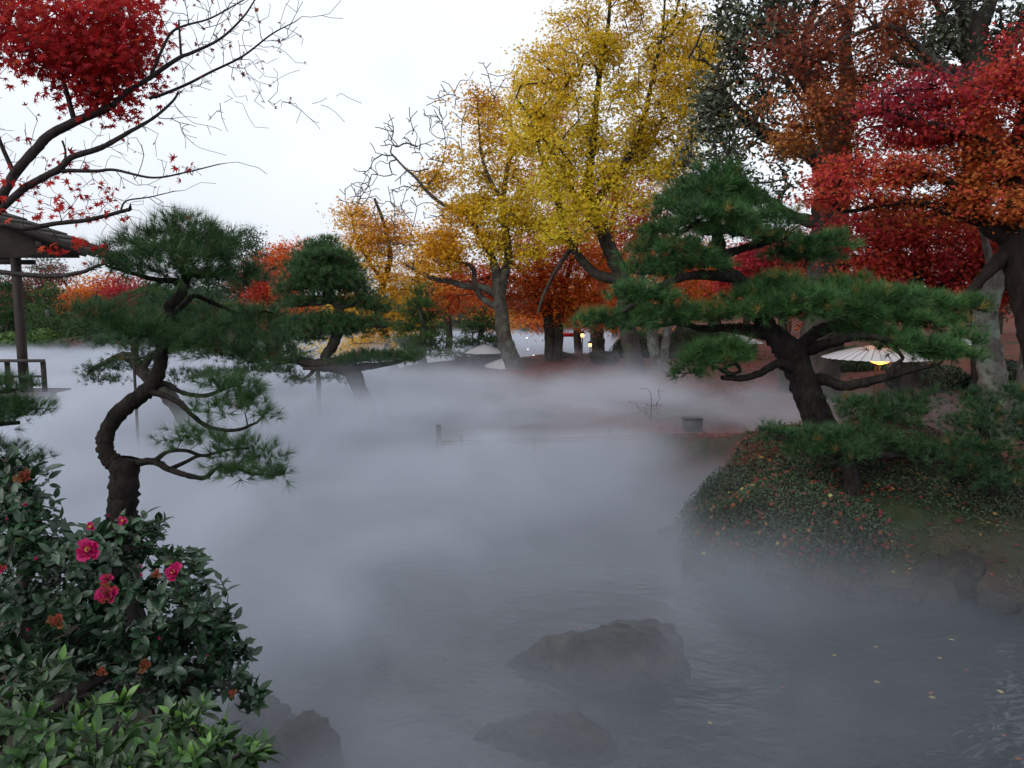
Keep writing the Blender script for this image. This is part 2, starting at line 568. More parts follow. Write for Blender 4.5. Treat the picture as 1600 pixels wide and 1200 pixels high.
def pine_tree(name, label, d, limbs, pads, bark, needles, nt=9, tufts=7, L=0.11, w=0.0035, nn=44, per=14, deep=0.8,
              step=0.12, rt=0.004, foot=None, wig=0.0, group=None, cat='pine tree', sp=0.10, spread=1.0, jit=0.45, tone=0.5):
    """pads: (u, v, half width, half height in px[, distance offset])."""
    sk = Skeleton(); base = None
    for i, l in enumerate(limbs):
        r = rows(l, d)
        if i == 0 and foot is not None:
            x, y, z, q = r[0]
            r = [(x + (x - r[1][0]) * 0.4, y, foot, q * 1.2)] + r
        if base is None: base = r[0][:3]
        sk.limb(r, 7, wig)
    tips, nrm = [], []
    for p in pads:
        u, v, ru, rv = p[:4]
        dd = d + (p[4] if len(p) > 4 else 0)
        a = ru * M(dd); h = rv * M(dd); b = a * deep
        area = math.pi * a * b
        n = max(5, int(per * area / 0.20))
        e = in_ellipsoid(n); e[:, 2] = np.abs(e[:, 2]) * 1.5 - 0.75
        ctr = P(u, v, dd)
        tips.append(ctr + e * np.array((a, b, h)))
        nrm.append(e * np.array((0.75, 0.75, 0.5)) + np.array((0, 0, 0.75)))
    tips = np.vstack(tips); nrm = np.vstack(nrm)
    ends = sk.grow(tips, step, rt, 0.05, jit)
    root = empty(name, base, label, cat, group)
    sk.build(root, bark, 0.09, 3, 14)
    n = len(tips) * tufts
    own = np.repeat(np.arange(len(tips)), tufts)
    off = rng.standard_normal((n, 3)) * np.array((sp, sp, sp * 0.45))
    off[::tufts] *= 0.15
    par = sk.p[[sk.par[e] for e in ends]]
    pos = tips[own] + off + (par[own] - tips[own]) * rng.uniform(-0.1, 0.5, (n, 1))
    ax = nrm[own] + rng.standard_normal((n, 3)) * 0.35 + off / (sp + 1e-6) * 0.25
    R = rot_from(ax, rng.uniform(0, 6.283, n))
    VV, FF, AA, k0 = [], [], [], 0
    tn = np.clip(tone + 0.10 * wob(pos, 2.5) + 0.16 * rng.standard_normal(n), 0, 0.94)
    dead = rng.uniform(0, 1, n) < 0.022
    tn[dead] = 1.0
    for q in range(4):
        sel = np.arange(n) % 4 == q
        T = tuft(nn, L, w, spread, 100 + q)
        V, F, A = scatter(T, pos[sel], R[sel], rng.uniform(0.75, 1.2, sel.sum()), tn[sel])
        A = np.where(A < .97, np.clip(A + np.tile((-.16, -.16, .26), len(A) // 3), 0, .93), A)      # needle tips lightened, bases darkened to paint shading into the pads
        VV.append(V); FF.append(F + k0); AA.append(A); k0 += len(V)
    me = np_mesh('needles', np.vstack(VV) - np.array(base), [np.vstack(FF)], [needles], False, {'tone': np.concatenate(AA)})
    put('needles', me, root)
    return root, sk, tips

# ================================================================== THE SETTING
def sdist(poly, X, Y):
    """Signed distance to a polygon, positive inside."""
    poly = np.array(poly, float)
    best = np.full(X.shape, 1e9); inside = np.zeros(X.shape, bool)
    for a, b in zip(poly, np.roll(poly, -1, 0)):
        e = b - a; wx, wy = X - a[0], Y - a[1]
        t = np.clip((wx * e[0] + wy * e[1]) / (e @ e), 0, 1)
        best = np.minimum(best, np.hypot(wx - e[0] * t, wy - e[1] * t))
        c = (a[1] > Y) != (b[1] > Y)
        with np.errstate(divide='ignore', invalid='ignore'):
            xi = (b[0] - a[0]) * (Y - a[1]) / (b[1] - a[1] + 1e-12) + a[0]
        inside ^= c & (X < xi)
    return np.where(inside, best, -best)

NEAR = [(-60, -40), (60, -40), (60, 1.5), (3, 2.2), (0.2, 2.6), (-0.9, 3.4), (-1.35, 4.6), (-2.3, 5.7), (-5, 6.4), (-9, 6), (-60, 8)]
PENIN = [(2.1, 8.5), (3.1, 7.7), (4.6, 7.3), (6, 6.4), (12, 4.6), (70, 4), (70, 95), (9, 92), (7.5, 62), (5.5, 45), (4.5, 35), (1, 33), (-3, 30.5),
         (-5.0, 26), (-4.2, 20), (-2.8, 14.5), (-1.6, 13.0), (1.5, 12.7), (2.7, 11.4), (2.2, 10)]
FAR = [(-140, 37), (-20, 38.5), (-13, 40), (-7, 46), (1, 64), (4, 78), (8, 88), (75, 96), (160, 60), (160, 260), (-160, 260)]
ISLETS = [(-3.0, 16.2, 1.3, 0.25), (-5.9, 13.8, 1.1, 0.2)]

def sstep(x):
    x = np.clip(x, 0, 1); return x * x * (3 - 2 * x)

def ground_h(X, Y):
    X = np.asarray(X, float); Y = np.asarray(Y, float)
    z = np.full(X.shape, -0.7)
    def land(sd, top, run):
        return -0.7 + (top + 0.7) * sstep(0.5 + sd / run / 2)
    z = np.maximum(z, land(sdist(NEAR, X, Y) - 0.5, 1.25, 0.9))
    sp = sdist(PENIN, X, Y)
    z = np.maximum(z, land(sp - 0.35, 0.72 + 0.25 * sstep((X - 7) / 8), 0.7))
    z = np.maximum(z, land(sdist(FAR, X, Y) - 1, 0.5, 1.6) + 3.5 * sstep((Y - 62) / 60) * (Y > 62))
    for cx, cy_, r, t in ISLETS:
        z = np.maximum(z, land(r - np.hypot(X - cx, Y - cy_), t, 0.5))
    z = z + 0.55 * np.exp(-((X - 4.0) ** 2 + (Y - 10.3) ** 2) / 2.6)                 # bank under the great pine
    n = (np.sin(X * 1.3 + 1.1 * np.sin(Y * 0.7)) + np.sin(Y * 1.1 + 2 + np.sin(X * 0.9)) + 0.5 * np.sin(X * 3.1 + Y * 2.3) + 0.4 * np.sin(X * 5.3 - Y * 4.1)) * 0.03
    return z + n * (z > -0.3)

def axis(lo, hi, segs):
    """Grid lines, finer near the viewer."""
    out = []
    for a, b, s in segs: out.append(np.arange(a, b, s))
    return np.concatenate([*out, [segs[-1][1]]])

gx = axis(0, 0, [(-600, -100, 50), (-100, -24, 4), (-24, -8, 0.8), (-8, 10, 0.16), (10, 26, 0.7), (26, 100, 4), (100, 601, 50)])
gy = axis(0, 0, [(-60, 0, 4), (0, 15, 0.16), (15, 36, 0.3), (36, 100, 1.6), (100, 601, 50)])
GX, GY = np.meshgrid(gx, gy, indexing='ij')
GZ = ground_h(GX, GY)
ii, jj = np.meshgrid(np.arange(len(gx) - 1), np.arange(len(gy) - 1), indexing='ij')
w = len(gy)
Q = np.stack([ii * w + jj, (ii + 1) * w + jj, (ii + 1) * w + jj + 1, ii * w + jj + 1], -1).reshape(-1, 4)

m_ground, nt, b = new_mat('leaf_strewn_soil')
v = coords(nt)
soil = ramp(nt, [(0.3, (0.030, 0.022, 0.016)), (0.7, (0.075, 0.055, 0.040))], noise(nt, 2.5, 8, 0.7, v))
moss = ramp(nt, [(0.3, (0.016, 0.024, 0.011)), (0.7, (0.036, 0.046, 0.020))], noise(nt, 6, 8, 0.7, v))
mfac = ramp(nt, [(0.48, (0, 0, 0)), (0.6, (1, 1, 1))], noise(nt, 0.35, 5, 0.6, v))
mx = nt.nodes.new('ShaderNodeMixRGB'); nt.links.new(mfac.outputs[0], mx.inputs[0]); nt.links.new(soil.outputs[0], mx.inputs[1]); nt.links.new(moss.outputs[0], mx.inputs[2])
red = ramp(nt, [(0.35, (0.080, 0.022, 0.017)), (0.55, (0.13, 0.036, 0.024)), (0.8, (0.16, 0.075, 0.035))], noise(nt, 14, 4, 0.8, v))
rfac = ramp(nt, [(0.40, (0, 0, 0)), (0.52, (1, 1, 1))], noise(nt, 0.5, 9, 0.72, v))
# fallen maple leaves colour only the ground under the maples
gp = nt.nodes.new('ShaderNodeSeparateXYZ'); nt.links.new(v, gp.inputs[0])
mr = nt.nodes.new('ShaderNodeMapRange'); mr.inputs[1].default_value = -2.5; mr.inputs[2].default_value = 0.5; nt.links.new(gp.outputs[0], mr.inputs[0])
mr2 = nt.nodes.new('ShaderNodeMapRange'); mr2.inputs[1].default_value = 8.6; mr2.inputs[2].default_value = 10.5; nt.links.new(gp.outputs[1], mr2.inputs[0])
mm = nt.nodes.new('ShaderNodeMath'); mm.operation = 'MULTIPLY'; nt.links.new(mr.outputs[0], mm.inputs[0]); nt.links.new(mr2.outputs[0], mm.inputs[1])
mm2 = nt.nodes.new('ShaderNodeMath'); mm2.operation = 'MULTIPLY'; nt.links.new(mm.outputs[0], mm2.inputs[0]); nt.links.new(rfac.outputs[0], mm2.inputs[1])
mx2 = nt.nodes.new('ShaderNodeMixRGB'); nt.links.new(mm2.outputs[0], mx2.inputs[0]); nt.links.new(mx.outputs[0], mx2.inputs[1]); nt.links.new(red.outputs[0], mx2.inputs[2])
nt.links.new(mx2.outputs[0], b.inputs['Base Color'])
b.inputs['Roughness'].default_value = 0.95; b.inputs['Specular IOR Level'].default_value = 0.1
bump(nt, b, noise(nt, 25, 6, 0.7, v), 0.7, 0.05)
put('ground', np_mesh('ground', np.stack([GX, GY, GZ], -1).reshape(-1, 3), [Q], [m_ground], True))['kind'] = 'structure'

# pond water, gently stirred
m_water, nt, b = new_mat('pond_water')
b.inputs['Base Color'].default_value = (0.012, 0.017, 0.020, 1)
b.inputs['Roughness'].default_value = 0.035
b.inputs['IOR'].default_value = 1.33
b.inputs['Specular IOR Level'].default_value = 0.5
v = coords(nt, (1.0, 1.35, 1.0))
h1 = noise(nt, 1.3, 3, 0.5, v, 1.2); h2 = noise(nt, 5.5, 3, 0.5, v, 1.4)
ad = nt.nodes.new('ShaderNodeMath'); ad.operation = 'MULTIPLY_ADD'; ad.inputs[1].default_value = 0.28
nt.links.new(h2, ad.inputs[0]); nt.links.new(h1, ad.inputs[2])
bump(nt, b, ad.outputs[0], 0.42, 0.09)
put('pond_water', np_mesh('pond_water', [(-600, -60, 0), (600, -60, 0), (600, 600, 0), (-600, 600, 0)], [[(0, 1, 2, 3)]], [m_water]))['kind'] = 'structure'

# ------------------------------------------------------------------ mist lying on the pond
m_mist = bpy.data.materials.new('pond_mist'); m_mist.use_nodes = True
nt = m_mist.node_tree; nt.nodes.clear()
N = nt.nodes.new; Lk = nt.links.new
def math_(op, a, b=None, c=None, clamp=False):
    n = N('ShaderNodeMath'); n.operation = op; n.use_clamp = clamp
    for i, x in enumerate((a, b, c)):
        if x is None: continue
        if isinstance(x, (int, float)): n.inputs[i].default_value = x
        else: Lk(x, n.inputs[i])
    return n.outputs[0]
def mapr(x, a, b, c, d):
    n = N('ShaderNodeMapRange'); n.interpolation_type = 'SMOOTHSTEP'
    for i, t in enumerate((a, b, c, d)): n.inputs[i + 1].default_value = t
    Lk(x, n.inputs[0]); return n.outputs[0]
o_ = N('ShaderNodeOutputMaterial'); pv = N('ShaderNodeVolumePrincipled')
pv.inputs['Color'].default_value = (0.68, 0.72, 0.80, 1)
pv.inputs['Anisotropy'].default_value = 0.15
Lk(pv.outputs[0], o_.inputs['Volume'])
geo = N('ShaderNodeNewGeometry'); sx = N('ShaderNodeSeparateXYZ'); Lk(geo.outputs['Position'], sx.inputs[0])
mpn = N('ShaderNodeMapping'); mpn.inputs['Scale'].default_value = (1, 1, 1.8); Lk(geo.outputs['Position'], mpn.inputs['Vector'])
n1 = N('ShaderNodeTexNoise'); n1.inputs['Scale'].default_value = 0.46; n1.inputs['Detail'].default_value = 5.0; n1.inputs['Roughness'].default_value = 0.58; n1.inputs['Distortion'].default_value = 0.7
Lk(mpn.outputs[0], n1.inputs['Vector'])
X_, Y_, Z_ = sx.outputs
nf = n1.outputs['Fac']
# bank height: billows about a metre high, lower close to the camera and over the far pond
hgt = math_('MULTIPLY', math_('MULTIPLY', mapr(Y_, 8.0, 15.5, 0.55, 1.05), math_('MAXIMUM', mapr(X_, -12.0, -7.0, 0.35, 1.0), mapr(Y_, 24.0, 32.0, 0.0, 1.0))), mapr(math_('ADD', Y_, math_('MULTIPLY', X_, 0.45)), 17.5, 25, 1.0, 0.20))
hgt = math_('MULTIPLY', hgt, mapr(Y_, 30.0, 37.0, 1.0, 2.6))
hgt = math_('MULTIPLY', hgt, math_('MULTIPLY_ADD', nf, 1.5, 0.25))
q_ = math_('DIVIDE', Z_, hgt)
fall = math_('EXPONENT', math_('MULTIPLY', math_('POWER', q_, 3.0), -1.0))
dn = math_('MULTIPLY', mapr(Y_, 5.5, 14.5, 0.38, 1.15), mapr(X_, -4.0, 1.0, 1.8, 1.05))
right = mapr(math_('SUBTRACT', X_, math_('MULTIPLY', Y_, 0.10)), 0.2, 2.6, 1.0, 0.50)
land_thin = math_('MAXIMUM', mapr(math_('SUBTRACT', X_, math_('MULTIPLY', Y_, 0.16)), 0.9, 4.0, 1.0, 0.30),
                  math_('MULTIPLY', mapr(Y_, 10.6, 12.4, 0.0, 1.0), mapr(math_('SUBTRACT', X_, math_('MULTIPLY', Y_, 0.25)), 1.3, 3.0, 1.0, 0.12)))
far_thin = mapr(Y_, 20, 30, 1.0, 0.55)
den = math_('MULTIPLY', math_('MULTIPLY', fall, dn), math_('MULTIPLY', right, math_('MULTIPLY', land_thin, far_thin)))
den = math_('MULTIPLY', den, math_('MAXIMUM', math_('MULTIPLY_ADD', nf, 2.8, -0.4), 0.05))
Lk(den, pv.inputs['Density'])
mist = Acc(); mist.box((-42, 3.0, 0.006), (13, 62, 2.1))
mo = mist.build('mist', m_mist)
props(mo, 'pale grey mist lying low over the pond water', None, None, 'stuff')

# ================================================================== PINES
# great pine on the bank to the right
pine_tree('pine_tree', 'large spreading green pine with tiered pads leaning over the clipped azalea mound', 9.6,
    [[(1282, 668, 24), (1264, 622, 22), (1248, 578, 21), (1232, 548, 22), (1208, 522, 16), (1186, 492, 13), (1172, 455, 12), (1150, 434, 11), (1130, 420, 11), (1122, 375, 9), (1114, 330, 7), (1112, 285, 4)],
     [(1205, 520, 12), (1170, 516, 10), (1135, 512, 7), (1100, 514, 6), (1060, 505, 4), (1015, 512, 3)],
     [(1228, 545, 13), (1250, 540, 11), (1275, 520, 10), (1310, 505, 8), (1360, 490, 6, 0.2), (1430, 490, 4, 0.4), (1500, 492, 3, 0.5)],
     [(1240, 548, 12), (1268, 545, 10), (1300, 535, 8, -.3), (1350, 525, 6, -.5), (1420, 540, 4, -.6), (1470, 552, 3, -.6)],
     [(1258, 612, 13), (1282, 592, 10), (1318, 603, 8, -.3), (1365, 594, 7, -.5), (1410, 582, 5, -.6), (1468, 568, 3, -.7)],
     [(1392, 588, 5, -.6), (1396, 572, 4, -.6), (1410, 560, 3, -.6), (1400, 545, 3, -.6)],
     [(1240, 577, 9), (1215, 568, 7, -.2), (1190, 582, 6, -.3), (1160, 591, 5, -.4), (1128, 590, 4, -.5)],
     [(1150, 590, 4, -.4), (1132, 578, 3.5, -.5), (1148, 568, 3.2, -.5), (1156, 580, 3, -.5), (1138, 584, 3, -.5), (1120, 574, 2.5, -.5)],
     [(1150, 435, 9), (1110, 430, 8, -.2), (1072, 432, 6, -.4), (1035, 445, 5, -.5), (1000, 460, 3, -.5), (960, 485, 3, -.5)],
     [(1128, 400, 8), (1160, 388, 6, .2), (1200, 378, 4, .3), (1225, 358, 3, .3)],
     [(1172, 455, 8), (1215, 432, 6, .3), (1262, 415, 5, .4), (1295, 392, 3, .4)],
     [(1122, 350, 5), (1085, 352, 4, -.2), (1050, 372, 3, -.3)],
     [(1040, 445, 4, -.5), (1000, 470, 4, -.6), (965, 492, 3, -.6), (930, 505, 2, -.6)]],
    [(1116, 268, 40, 16), (1106, 292, 66, 18), (1150, 308, 55, 16), (1078, 322, 62, 18), (1120, 330, 60, 14, -.5), (1196, 340, 58, 16), (1052, 354, 50, 15), (1140, 358, 55, 14, -.4),
     (1014, 384, 38, 14), (1072, 386, 46, 15, -.4), (1205, 368, 40, 12), (1010, 420, 46, 16), (1088, 408, 52, 16, -.4), (1050, 412, 40, 14),
     (1286, 376, 52, 15, .4), (1228, 394, 36, 12, .3), (1270, 396, 36, 10, .4), (992, 458, 50, 17, -.5), (1035, 462, 30, 12, -.5), (930, 496, 36, 14, -.6), (905, 505, 20, 9, -.6),
     (982, 508, 36, 12, -.6), (1060, 492, 46, 14, -.3), (1112, 486, 42, 14, -.3), (1010, 492, 34, 10, -.5),
     (1215, 444, 62, 18, -.2), (1180, 462, 44, 15, -.4), (1250, 462, 60, 16, -.5), (1190, 484, 50, 13, -.6), (1262, 484, 50, 13, -.5),
     (1328, 450, 58, 20, .3), (1372, 462, 60, 20), (1330, 480, 52, 15, -.2), (1430, 468, 54, 18, .3), (1490, 474, 46, 16, .5), (1530, 478, 22, 11, .5),
     (1400, 494, 60, 15), (1465, 502, 52, 15, .3), (1340, 512, 40, 12, -.2), (1425, 536, 54, 14, -.5), (1478, 550, 48, 15, -.6), (1505, 530, 34, 12, -.3), (1380, 522, 40, 11, -.3),
     (1130, 542, 46, 12, -.4), (1084, 562, 38, 13, -.5), (1150, 554, 44, 11, -.4), (1105, 548, 40, 11, -.5), (1075, 580, 26, 8, -.5)],
    MB_PINE, MN_GREEN, tufts=4, L=0.135, w=0.0054, nn=27, per=20, foot=1.0, tone=0.50, sp=0.065, spread=1.0)

# low pine spreading in front of its foot
pine_tree('pine_tree', 'low creeping pine spreading sideways at the foot of the large pine', 8.6,
    [[(1330, 742, 12), (1320, 715, 11), (1290, 700, 9), (1250, 692, 6), (1205, 682, 4)],
     [(1320, 715, 10), (1360, 690, 8, .3), (1400, 660, 6, .4), (1440, 645, 4, .5)],
     [(1290, 700, 6), (1310, 665, 5, .4), (1335, 645, 4, .4), (1365, 655, 3, .4)],
     [(1330, 715, 8), (1390, 712, 6), (1450, 712, 4, .1), (1490, 700, 3, .1)]],
    [(1236, 676, 42, 14), (1202, 672, 22, 11), (1290, 686, 52, 15), (1322, 626, 34, 14, .5), (1370, 632, 54, 16, .5), (1430, 620, 36, 13, .6), (1395, 652, 54, 14, .4),
     (1340, 672, 46, 13, .2), (1262, 700, 44, 12), (1392, 690, 46, 14), (1440, 700, 50, 15, .2), (1330, 705, 40, 12, -.2), (1490, 690, 40, 15, .3)],
    MB_PINE, MN_DARK, tufts=7, L=0.11, w=0.004, nn=32, per=11, foot=0.7, tone=0.5, sp=0.085)

# dark bushes of pine at the right edge
pine_tree('pine_bush', 'dark bushy pine at the right edge of the picture above the hazy bank', 8.2,
    [[(1560, 800, 12), (1555, 740, 10), (1540, 690, 8), (1530, 640, 5)], [(1555, 740, 8), (1590, 690, 6, .2), (1610, 650, 4, .3)], [(1555, 750, 8), (1510, 730, 6, -.1), (1470, 720, 4, -.1)]],
    [(1530, 625, 44, 18, .3), (1590, 618, 40, 18, .4), (1560, 655, 54, 20), (1505, 665, 40, 16), (1600, 680, 44, 20), (1545, 700, 54, 20, -.2), (1490, 715, 44, 16, -.2), (1595, 730, 44, 20, -.1), (1540, 742, 50, 16, -.3), (1640, 650, 40, 22)],
    MB_PINE, MN_DARK, tufts=7, L=0.10, w=0.004, nn=28, per=11, foot=0.6, tone=0.35, sp=0.09)

# crooked pine on the near bank to the left
pine_tree('pine_tree', 'crooked dark pine with a cut thick stump and a slender bent trunk behind the camellia', 4.2,
    [[(190, 835, 24), (190, 800, 23), (193, 760, 22), (196, 716, 20)],
     [(194, 735, 15), (178, 722, 15), (164, 702, 13), (167, 676, 13), (186, 645, 13), (214, 622, 13), (236, 604, 12), (248, 578, 11), (252, 548, 10), (258, 520, 9), (266, 495, 8), (264, 478, 8), (282, 462, 8), (290, 435, 7), (288, 405, 5), (296, 370, 3)],
     [(266, 492, 6), (280, 482, 5, .1), (292, 472, 5, .1), (305, 462, 4, .15), (335, 474, 3.5, .2), (375, 490, 3, .2), (415, 486, 2, .2)],
     [(252, 548, 6), (230, 540, 5.5, -.1), (205, 530, 4.5, -.2), (175, 524, 3.5, -.2), (150, 505, 2.5, -.2)],
     [(258, 520, 5), (300, 530, 4, .1), (350, 545, 3, .15), (400, 552, 2.5, .2)],
     [(240, 602, 6), (262, 600, 4.5), (282, 612, 4, -.1), (320, 618, 3.5, -.1), (365, 602, 2.5, -.1)],
     [(232, 612, 6), (258, 618, 5, -.1), (284, 632, 4.5, -.2), (304, 652, 4, -.2), (330, 668, 3.5, -.2), (368, 672, 3, -.2), (402, 660, 2, -.2)],
     [(212, 725, 7), (238, 720, 6, -.1), (262, 732, 5.5, -.15), (290, 742, 4.5, -.2), (320, 746, 4, -.2), (338, 732, 3.2, -.2), (362, 730, 2.5, -.2), (395, 742, 2, -.2)],
     [(242, 720, 5, -.1), (262, 706, 4, -.2), (290, 704, 3.2, -.2), (318, 712, 3, -.2), (350, 704, 2.5, -.2), (390, 700, 2, -.2)],
     [(268, 732, 4, -.15), (290, 722, 3.2, -.1), (312, 712, 3, -.1), (335, 716, 2, -.1)],
     [(288, 425, 5), (320, 432, 4), (355, 425, 3, .1), (385, 445, 2, .2)],
     [(284, 440, 5), (240, 436, 4, -.1), (200, 425, 3, -.2), (165, 415, 2, -.2)],
     [(290, 400, 4), (262, 388, 3, -.1), (232, 376, 2, -.1)]],
    [(296, 352, 46, 14), (322, 362, 40, 14, .1), (258, 362, 42, 14), (232, 378, 42, 13), (286, 380, 62, 16, -.1), (346, 384, 48, 17, .1), (205, 394, 42, 13), (260, 402, 60, 15, -.2), (320, 402, 56, 16),
     (370, 415, 40, 15, .1), (172, 412, 36, 11, -.2), (225, 418, 46, 12, -.2), (290, 424, 54, 13, -.1), (346, 432, 50, 14, .1), (388, 446, 34, 13, .2), (305, 442, 36, 9),
     (148, 488, 42, 13, -.2), (194, 494, 52, 13, -.1), (166, 512, 40, 11, -.2), (222, 512, 44, 12, -.2), (238, 530, 36, 10, -.2), (200, 528, 30, 8, -.2),
     (402, 496, 46, 16, .2), (366, 518, 48, 15, .1), (422, 518, 36, 15, .2), (310, 535, 46, 12), (396, 548, 46, 14, .2), (345, 552, 44, 12, .1), (440, 540, 24, 12, .2), (330, 505, 40, 11, .1),
     (334, 604, 38, 9, -.1), (372, 598, 40, 10, -.1), (404, 618, 32, 12, -.1), (334, 640, 34, 9, -.2), (398, 640, 32, 12, -.2), (362, 632, 34, 9, -.1),
     (296, 676, 22, 8, -.2), (330, 686, 34, 8, -.2), (374, 692, 40, 10, -.2), (412, 706, 36, 12, -.2), (360, 712, 36, 9, -.2), (392, 732, 40, 11, -.2), (438, 738, 24, 10, -.2), (352, 738, 26, 7, -.2)],
    MB_PINE, MN_DARK, tufts=5, L=0.085, w=0.0022, nn=34, per=30, step=0.06, foot=1.05, tone=0.6, sp=0.045, rt=0.0018, jit=0.5)

# pine at the left edge, mostly outside the picture
pine_tree('pine_tree', 'pine at the left edge whose small dark pads hang below the tea house railing', 5.2,
    [[(-150, 860, 16), (-140, 780, 14), (-110, 720, 11), (-70, 680, 8), (-20, 665, 5), (30, 660, 3)], [(-125, 740, 9), (-90, 640, 7), (-40, 615, 5), (10, 612, 3)], [(-110, 720, 8), (-50, 715, 5), (0, 712, 3)]],
    [(18, 600, 34, 11), (-20, 605, 40, 12), (20, 644, 44, 12), (54, 636, 24, 10), (-20, 648, 40, 12), (-4, 632, 40, 9), (14, 700, 22, 10), (-25, 700, 34, 12), (62, 716, 16, 5, .3), (-80, 640, 50, 16), (-80, 590, 50, 16)],
    MB_PINE, MN_DARK, tufts=6, L=0.085, w=0.0026, nn=30, per=30, step=0.09, foot=1.0, tone=0.6, sp=0.05, rt=0.002)

# domed pine on the islet
pine_tree('pine_tree', 'dome-topped pine leaning out of the mist in front of the orange maples', 15.8,
    [[(590, 690, 15), (580, 662, 14), (571, 634, 14), (560, 604, 12), (546, 578, 13), (520, 570, 12), (492, 570, 9), (460, 562, 7), (430, 566, 5)],
     [(512, 570, 9), (509, 556, 8), (520, 540, 8), (530, 512, 8), (532, 488, 7), (520, 466, 7), (508, 440, 5), (505, 405, 3)],
     [(522, 468, 6), (490, 474, 4), (455, 478, 3)], [(530, 480, 5), (560, 476, 4), (600, 486, 3)], [(540, 576, 8), (580, 572, 5), (620, 566, 3), (640, 560, 2)],
     [(524, 520, 5), (485, 512, 3), (455, 510, 2)], [(526, 505, 4), (570, 508, 3), (600, 512, 2)], [(500, 568, 4), (485, 585, 3), (475, 592, 2)]],
    [(506, 380, 32, 10), (505, 390, 44, 12), (504, 402, 52, 12), (502, 414, 56, 12), (502, 426, 58, 12), (512, 438, 54, 11), (480, 412, 34, 11), (532, 410, 32, 11), (462, 450, 34, 11), (556, 452, 32, 11), (540, 436, 34, 11, -.3), (508, 396, 40, 12, -.4), (506, 424, 46, 12, -.4), (496, 446, 52, 10), (530, 444, 40, 9), (472, 436, 30, 9), (540, 420, 24, 9),
     (454, 472, 28, 8), (490, 466, 34, 8), (560, 466, 36, 9), (598, 480, 26, 7), (580, 474, 30, 8), (474, 496, 40, 10), (520, 496, 42, 9), (560, 500, 44, 10), (450, 508, 30, 8), (500, 514, 44, 8), (586, 506, 26, 7),
     (470, 526, 34, 8), (545, 518, 34, 7), (470, 592, 22, 5), (522, 592, 20, 4), (580, 556, 46, 7), (622, 558, 36, 8), (640, 548, 20, 6), (440, 556, 40, 9), (545, 562, 34, 6), (430, 578, 30, 6), (398, 560, 26, 8)],
    MB_DARK, MN_DARK, tufts=6, L=0.11, w=0.007, nn=20, per=12, foot=0.0, tone=0.7, sp=0.10, rt=0.006)

# leaning pine behind the crooked one
pine_tree('pine_tree', 'leaning pine rising from the mist behind the crooked pine, its far tip drooping left', 13.6,
    [[(318, 712, 15), (300, 672, 13), (276, 634, 12), (250, 606, 11), (224, 582, 10), (208, 562, 9), (190, 556, 6), (165, 566, 4), (140, 580, 3)],
     [(222, 580, 7), (236, 556, 6), (270, 545, 5), (320, 540, 4), (380, 548, 3)], [(210, 562, 6), (214, 530, 5), (240, 500, 4), (280, 470, 3)], [(250, 606, 6), (290, 596, 4), (330, 590, 3)]],
    [(160, 578, 32, 7), (195, 570, 40, 8), (142, 584, 18, 5), (172, 594, 30, 4), (225, 560, 36, 7), (250, 540, 60, 10), (320, 545, 60, 10), (390, 552, 56, 11), (300, 585, 40, 6), (345, 582, 40, 7), (400, 578, 36, 7),
     (210, 500, 50, 10), (270, 480, 60, 11), (340, 500, 60, 12), (230, 465, 40, 9), (300, 460, 50, 9), (180, 530, 40, 9), (270, 515, 60, 10), (420, 520, 50, 12), (390, 490, 40, 10)],
    MB_DARK, MN_DARK, tufts=6, L=0.11, w=0.006, nn=18, per=7, foot=0.0, tone=0.45, sp=0.10, rt=0.006)

def far_pine(label, u, base, top, half, d, lean=0.0, n=11, mat=MN_FAR, tone=0.5, bark=MB_DARK, group=None, fat=3.0, per=3.0):
    """A clipped garden pine at some distance: bent trunk and tiers of pads."""
    H_ = base - top
    tr = []
    for q in np.linspace(0, 1, 6):
        tr.append((u + lean * math.sin(q * 2.6) * half + 0.10 * half * math.sin(q * 7 + u), base - H_ * 0.92 * q, fat * (1 - 0.75 * q)))
    limbs = [tr]; pads = []
    for i in range(n):
        q = 0.28 + 0.72 * i / (n - 1)
        wdt = half * (1.0 - 0.72 * ((q - 0.28) / 0.72) ** 1.5)
        cu = u + lean * math.sin(q * 2.6) * half
        cv = base - H_ * q
        k = max(1, int(round(2.6 * wdt / half)))
        for j in range(k):
            s = (j - (k - 1) / 2) / max(1, k) * 1.5 + rng.uniform(-0.1, 0.1)
            pads.append((cu + s * wdt, cv + rng.uniform(-0.2, 0.5) * H_ / n + abs(s) * H_ * 0.03, wdt / k * 1.05, H_ / n * 0.5, rng.uniform(-0.6, 0.6) * wdt * M(d)))
    foot = P(u, base, d)[2] - 0.3
    return pine_tree('pine_tree', label, d, limbs, pads, bark, mat, tufts=5, L=0.17, w=0.016 * d / 35, nn=10, per=per, step=0.35, foot=foot, tone=tone, sp=0.17, rt=0.012, group=group)

far_pine('green layered pine between the domed pine and the upright white paper umbrella', 670, 584, 450, 54, 25.2, -0.25, 13, tone=0.7, fat=8, per=6)
far_pine('dark broad pine close behind the upright white paper umbrella', 742, 582, 486, 56, 28.6, 0.2, 9, mat=MN_DARK, tone=0.75, per=5)
far_pine('pale green clipped pine with bare forked trunk across the pond beside the tea house', 80, 552, 440, 44, 42, -0.2, 10, tone=0.75, bark=MB_PALE, fat=5)
far_pine('wide green pine across the pond just right of the tea house pine', 150, 552, 462, 50, 44, 0.1, 9, tone=0.45)
far_pine('broad light green pine behind the slender trunk of the crooked pine', 235, 552, 440, 64, 46, 0.1, 10, tone=0.6)
far_pine('low rounded pine across the pond under the crooked pine crown', 330, 552, 462, 60, 45, -0.1, 8, tone=0.35)
far_pine('dark clipped pine across the pond, partly behind the domed pine', 405, 548, 472, 50, 50, 0.1, 8, tone=0.3)
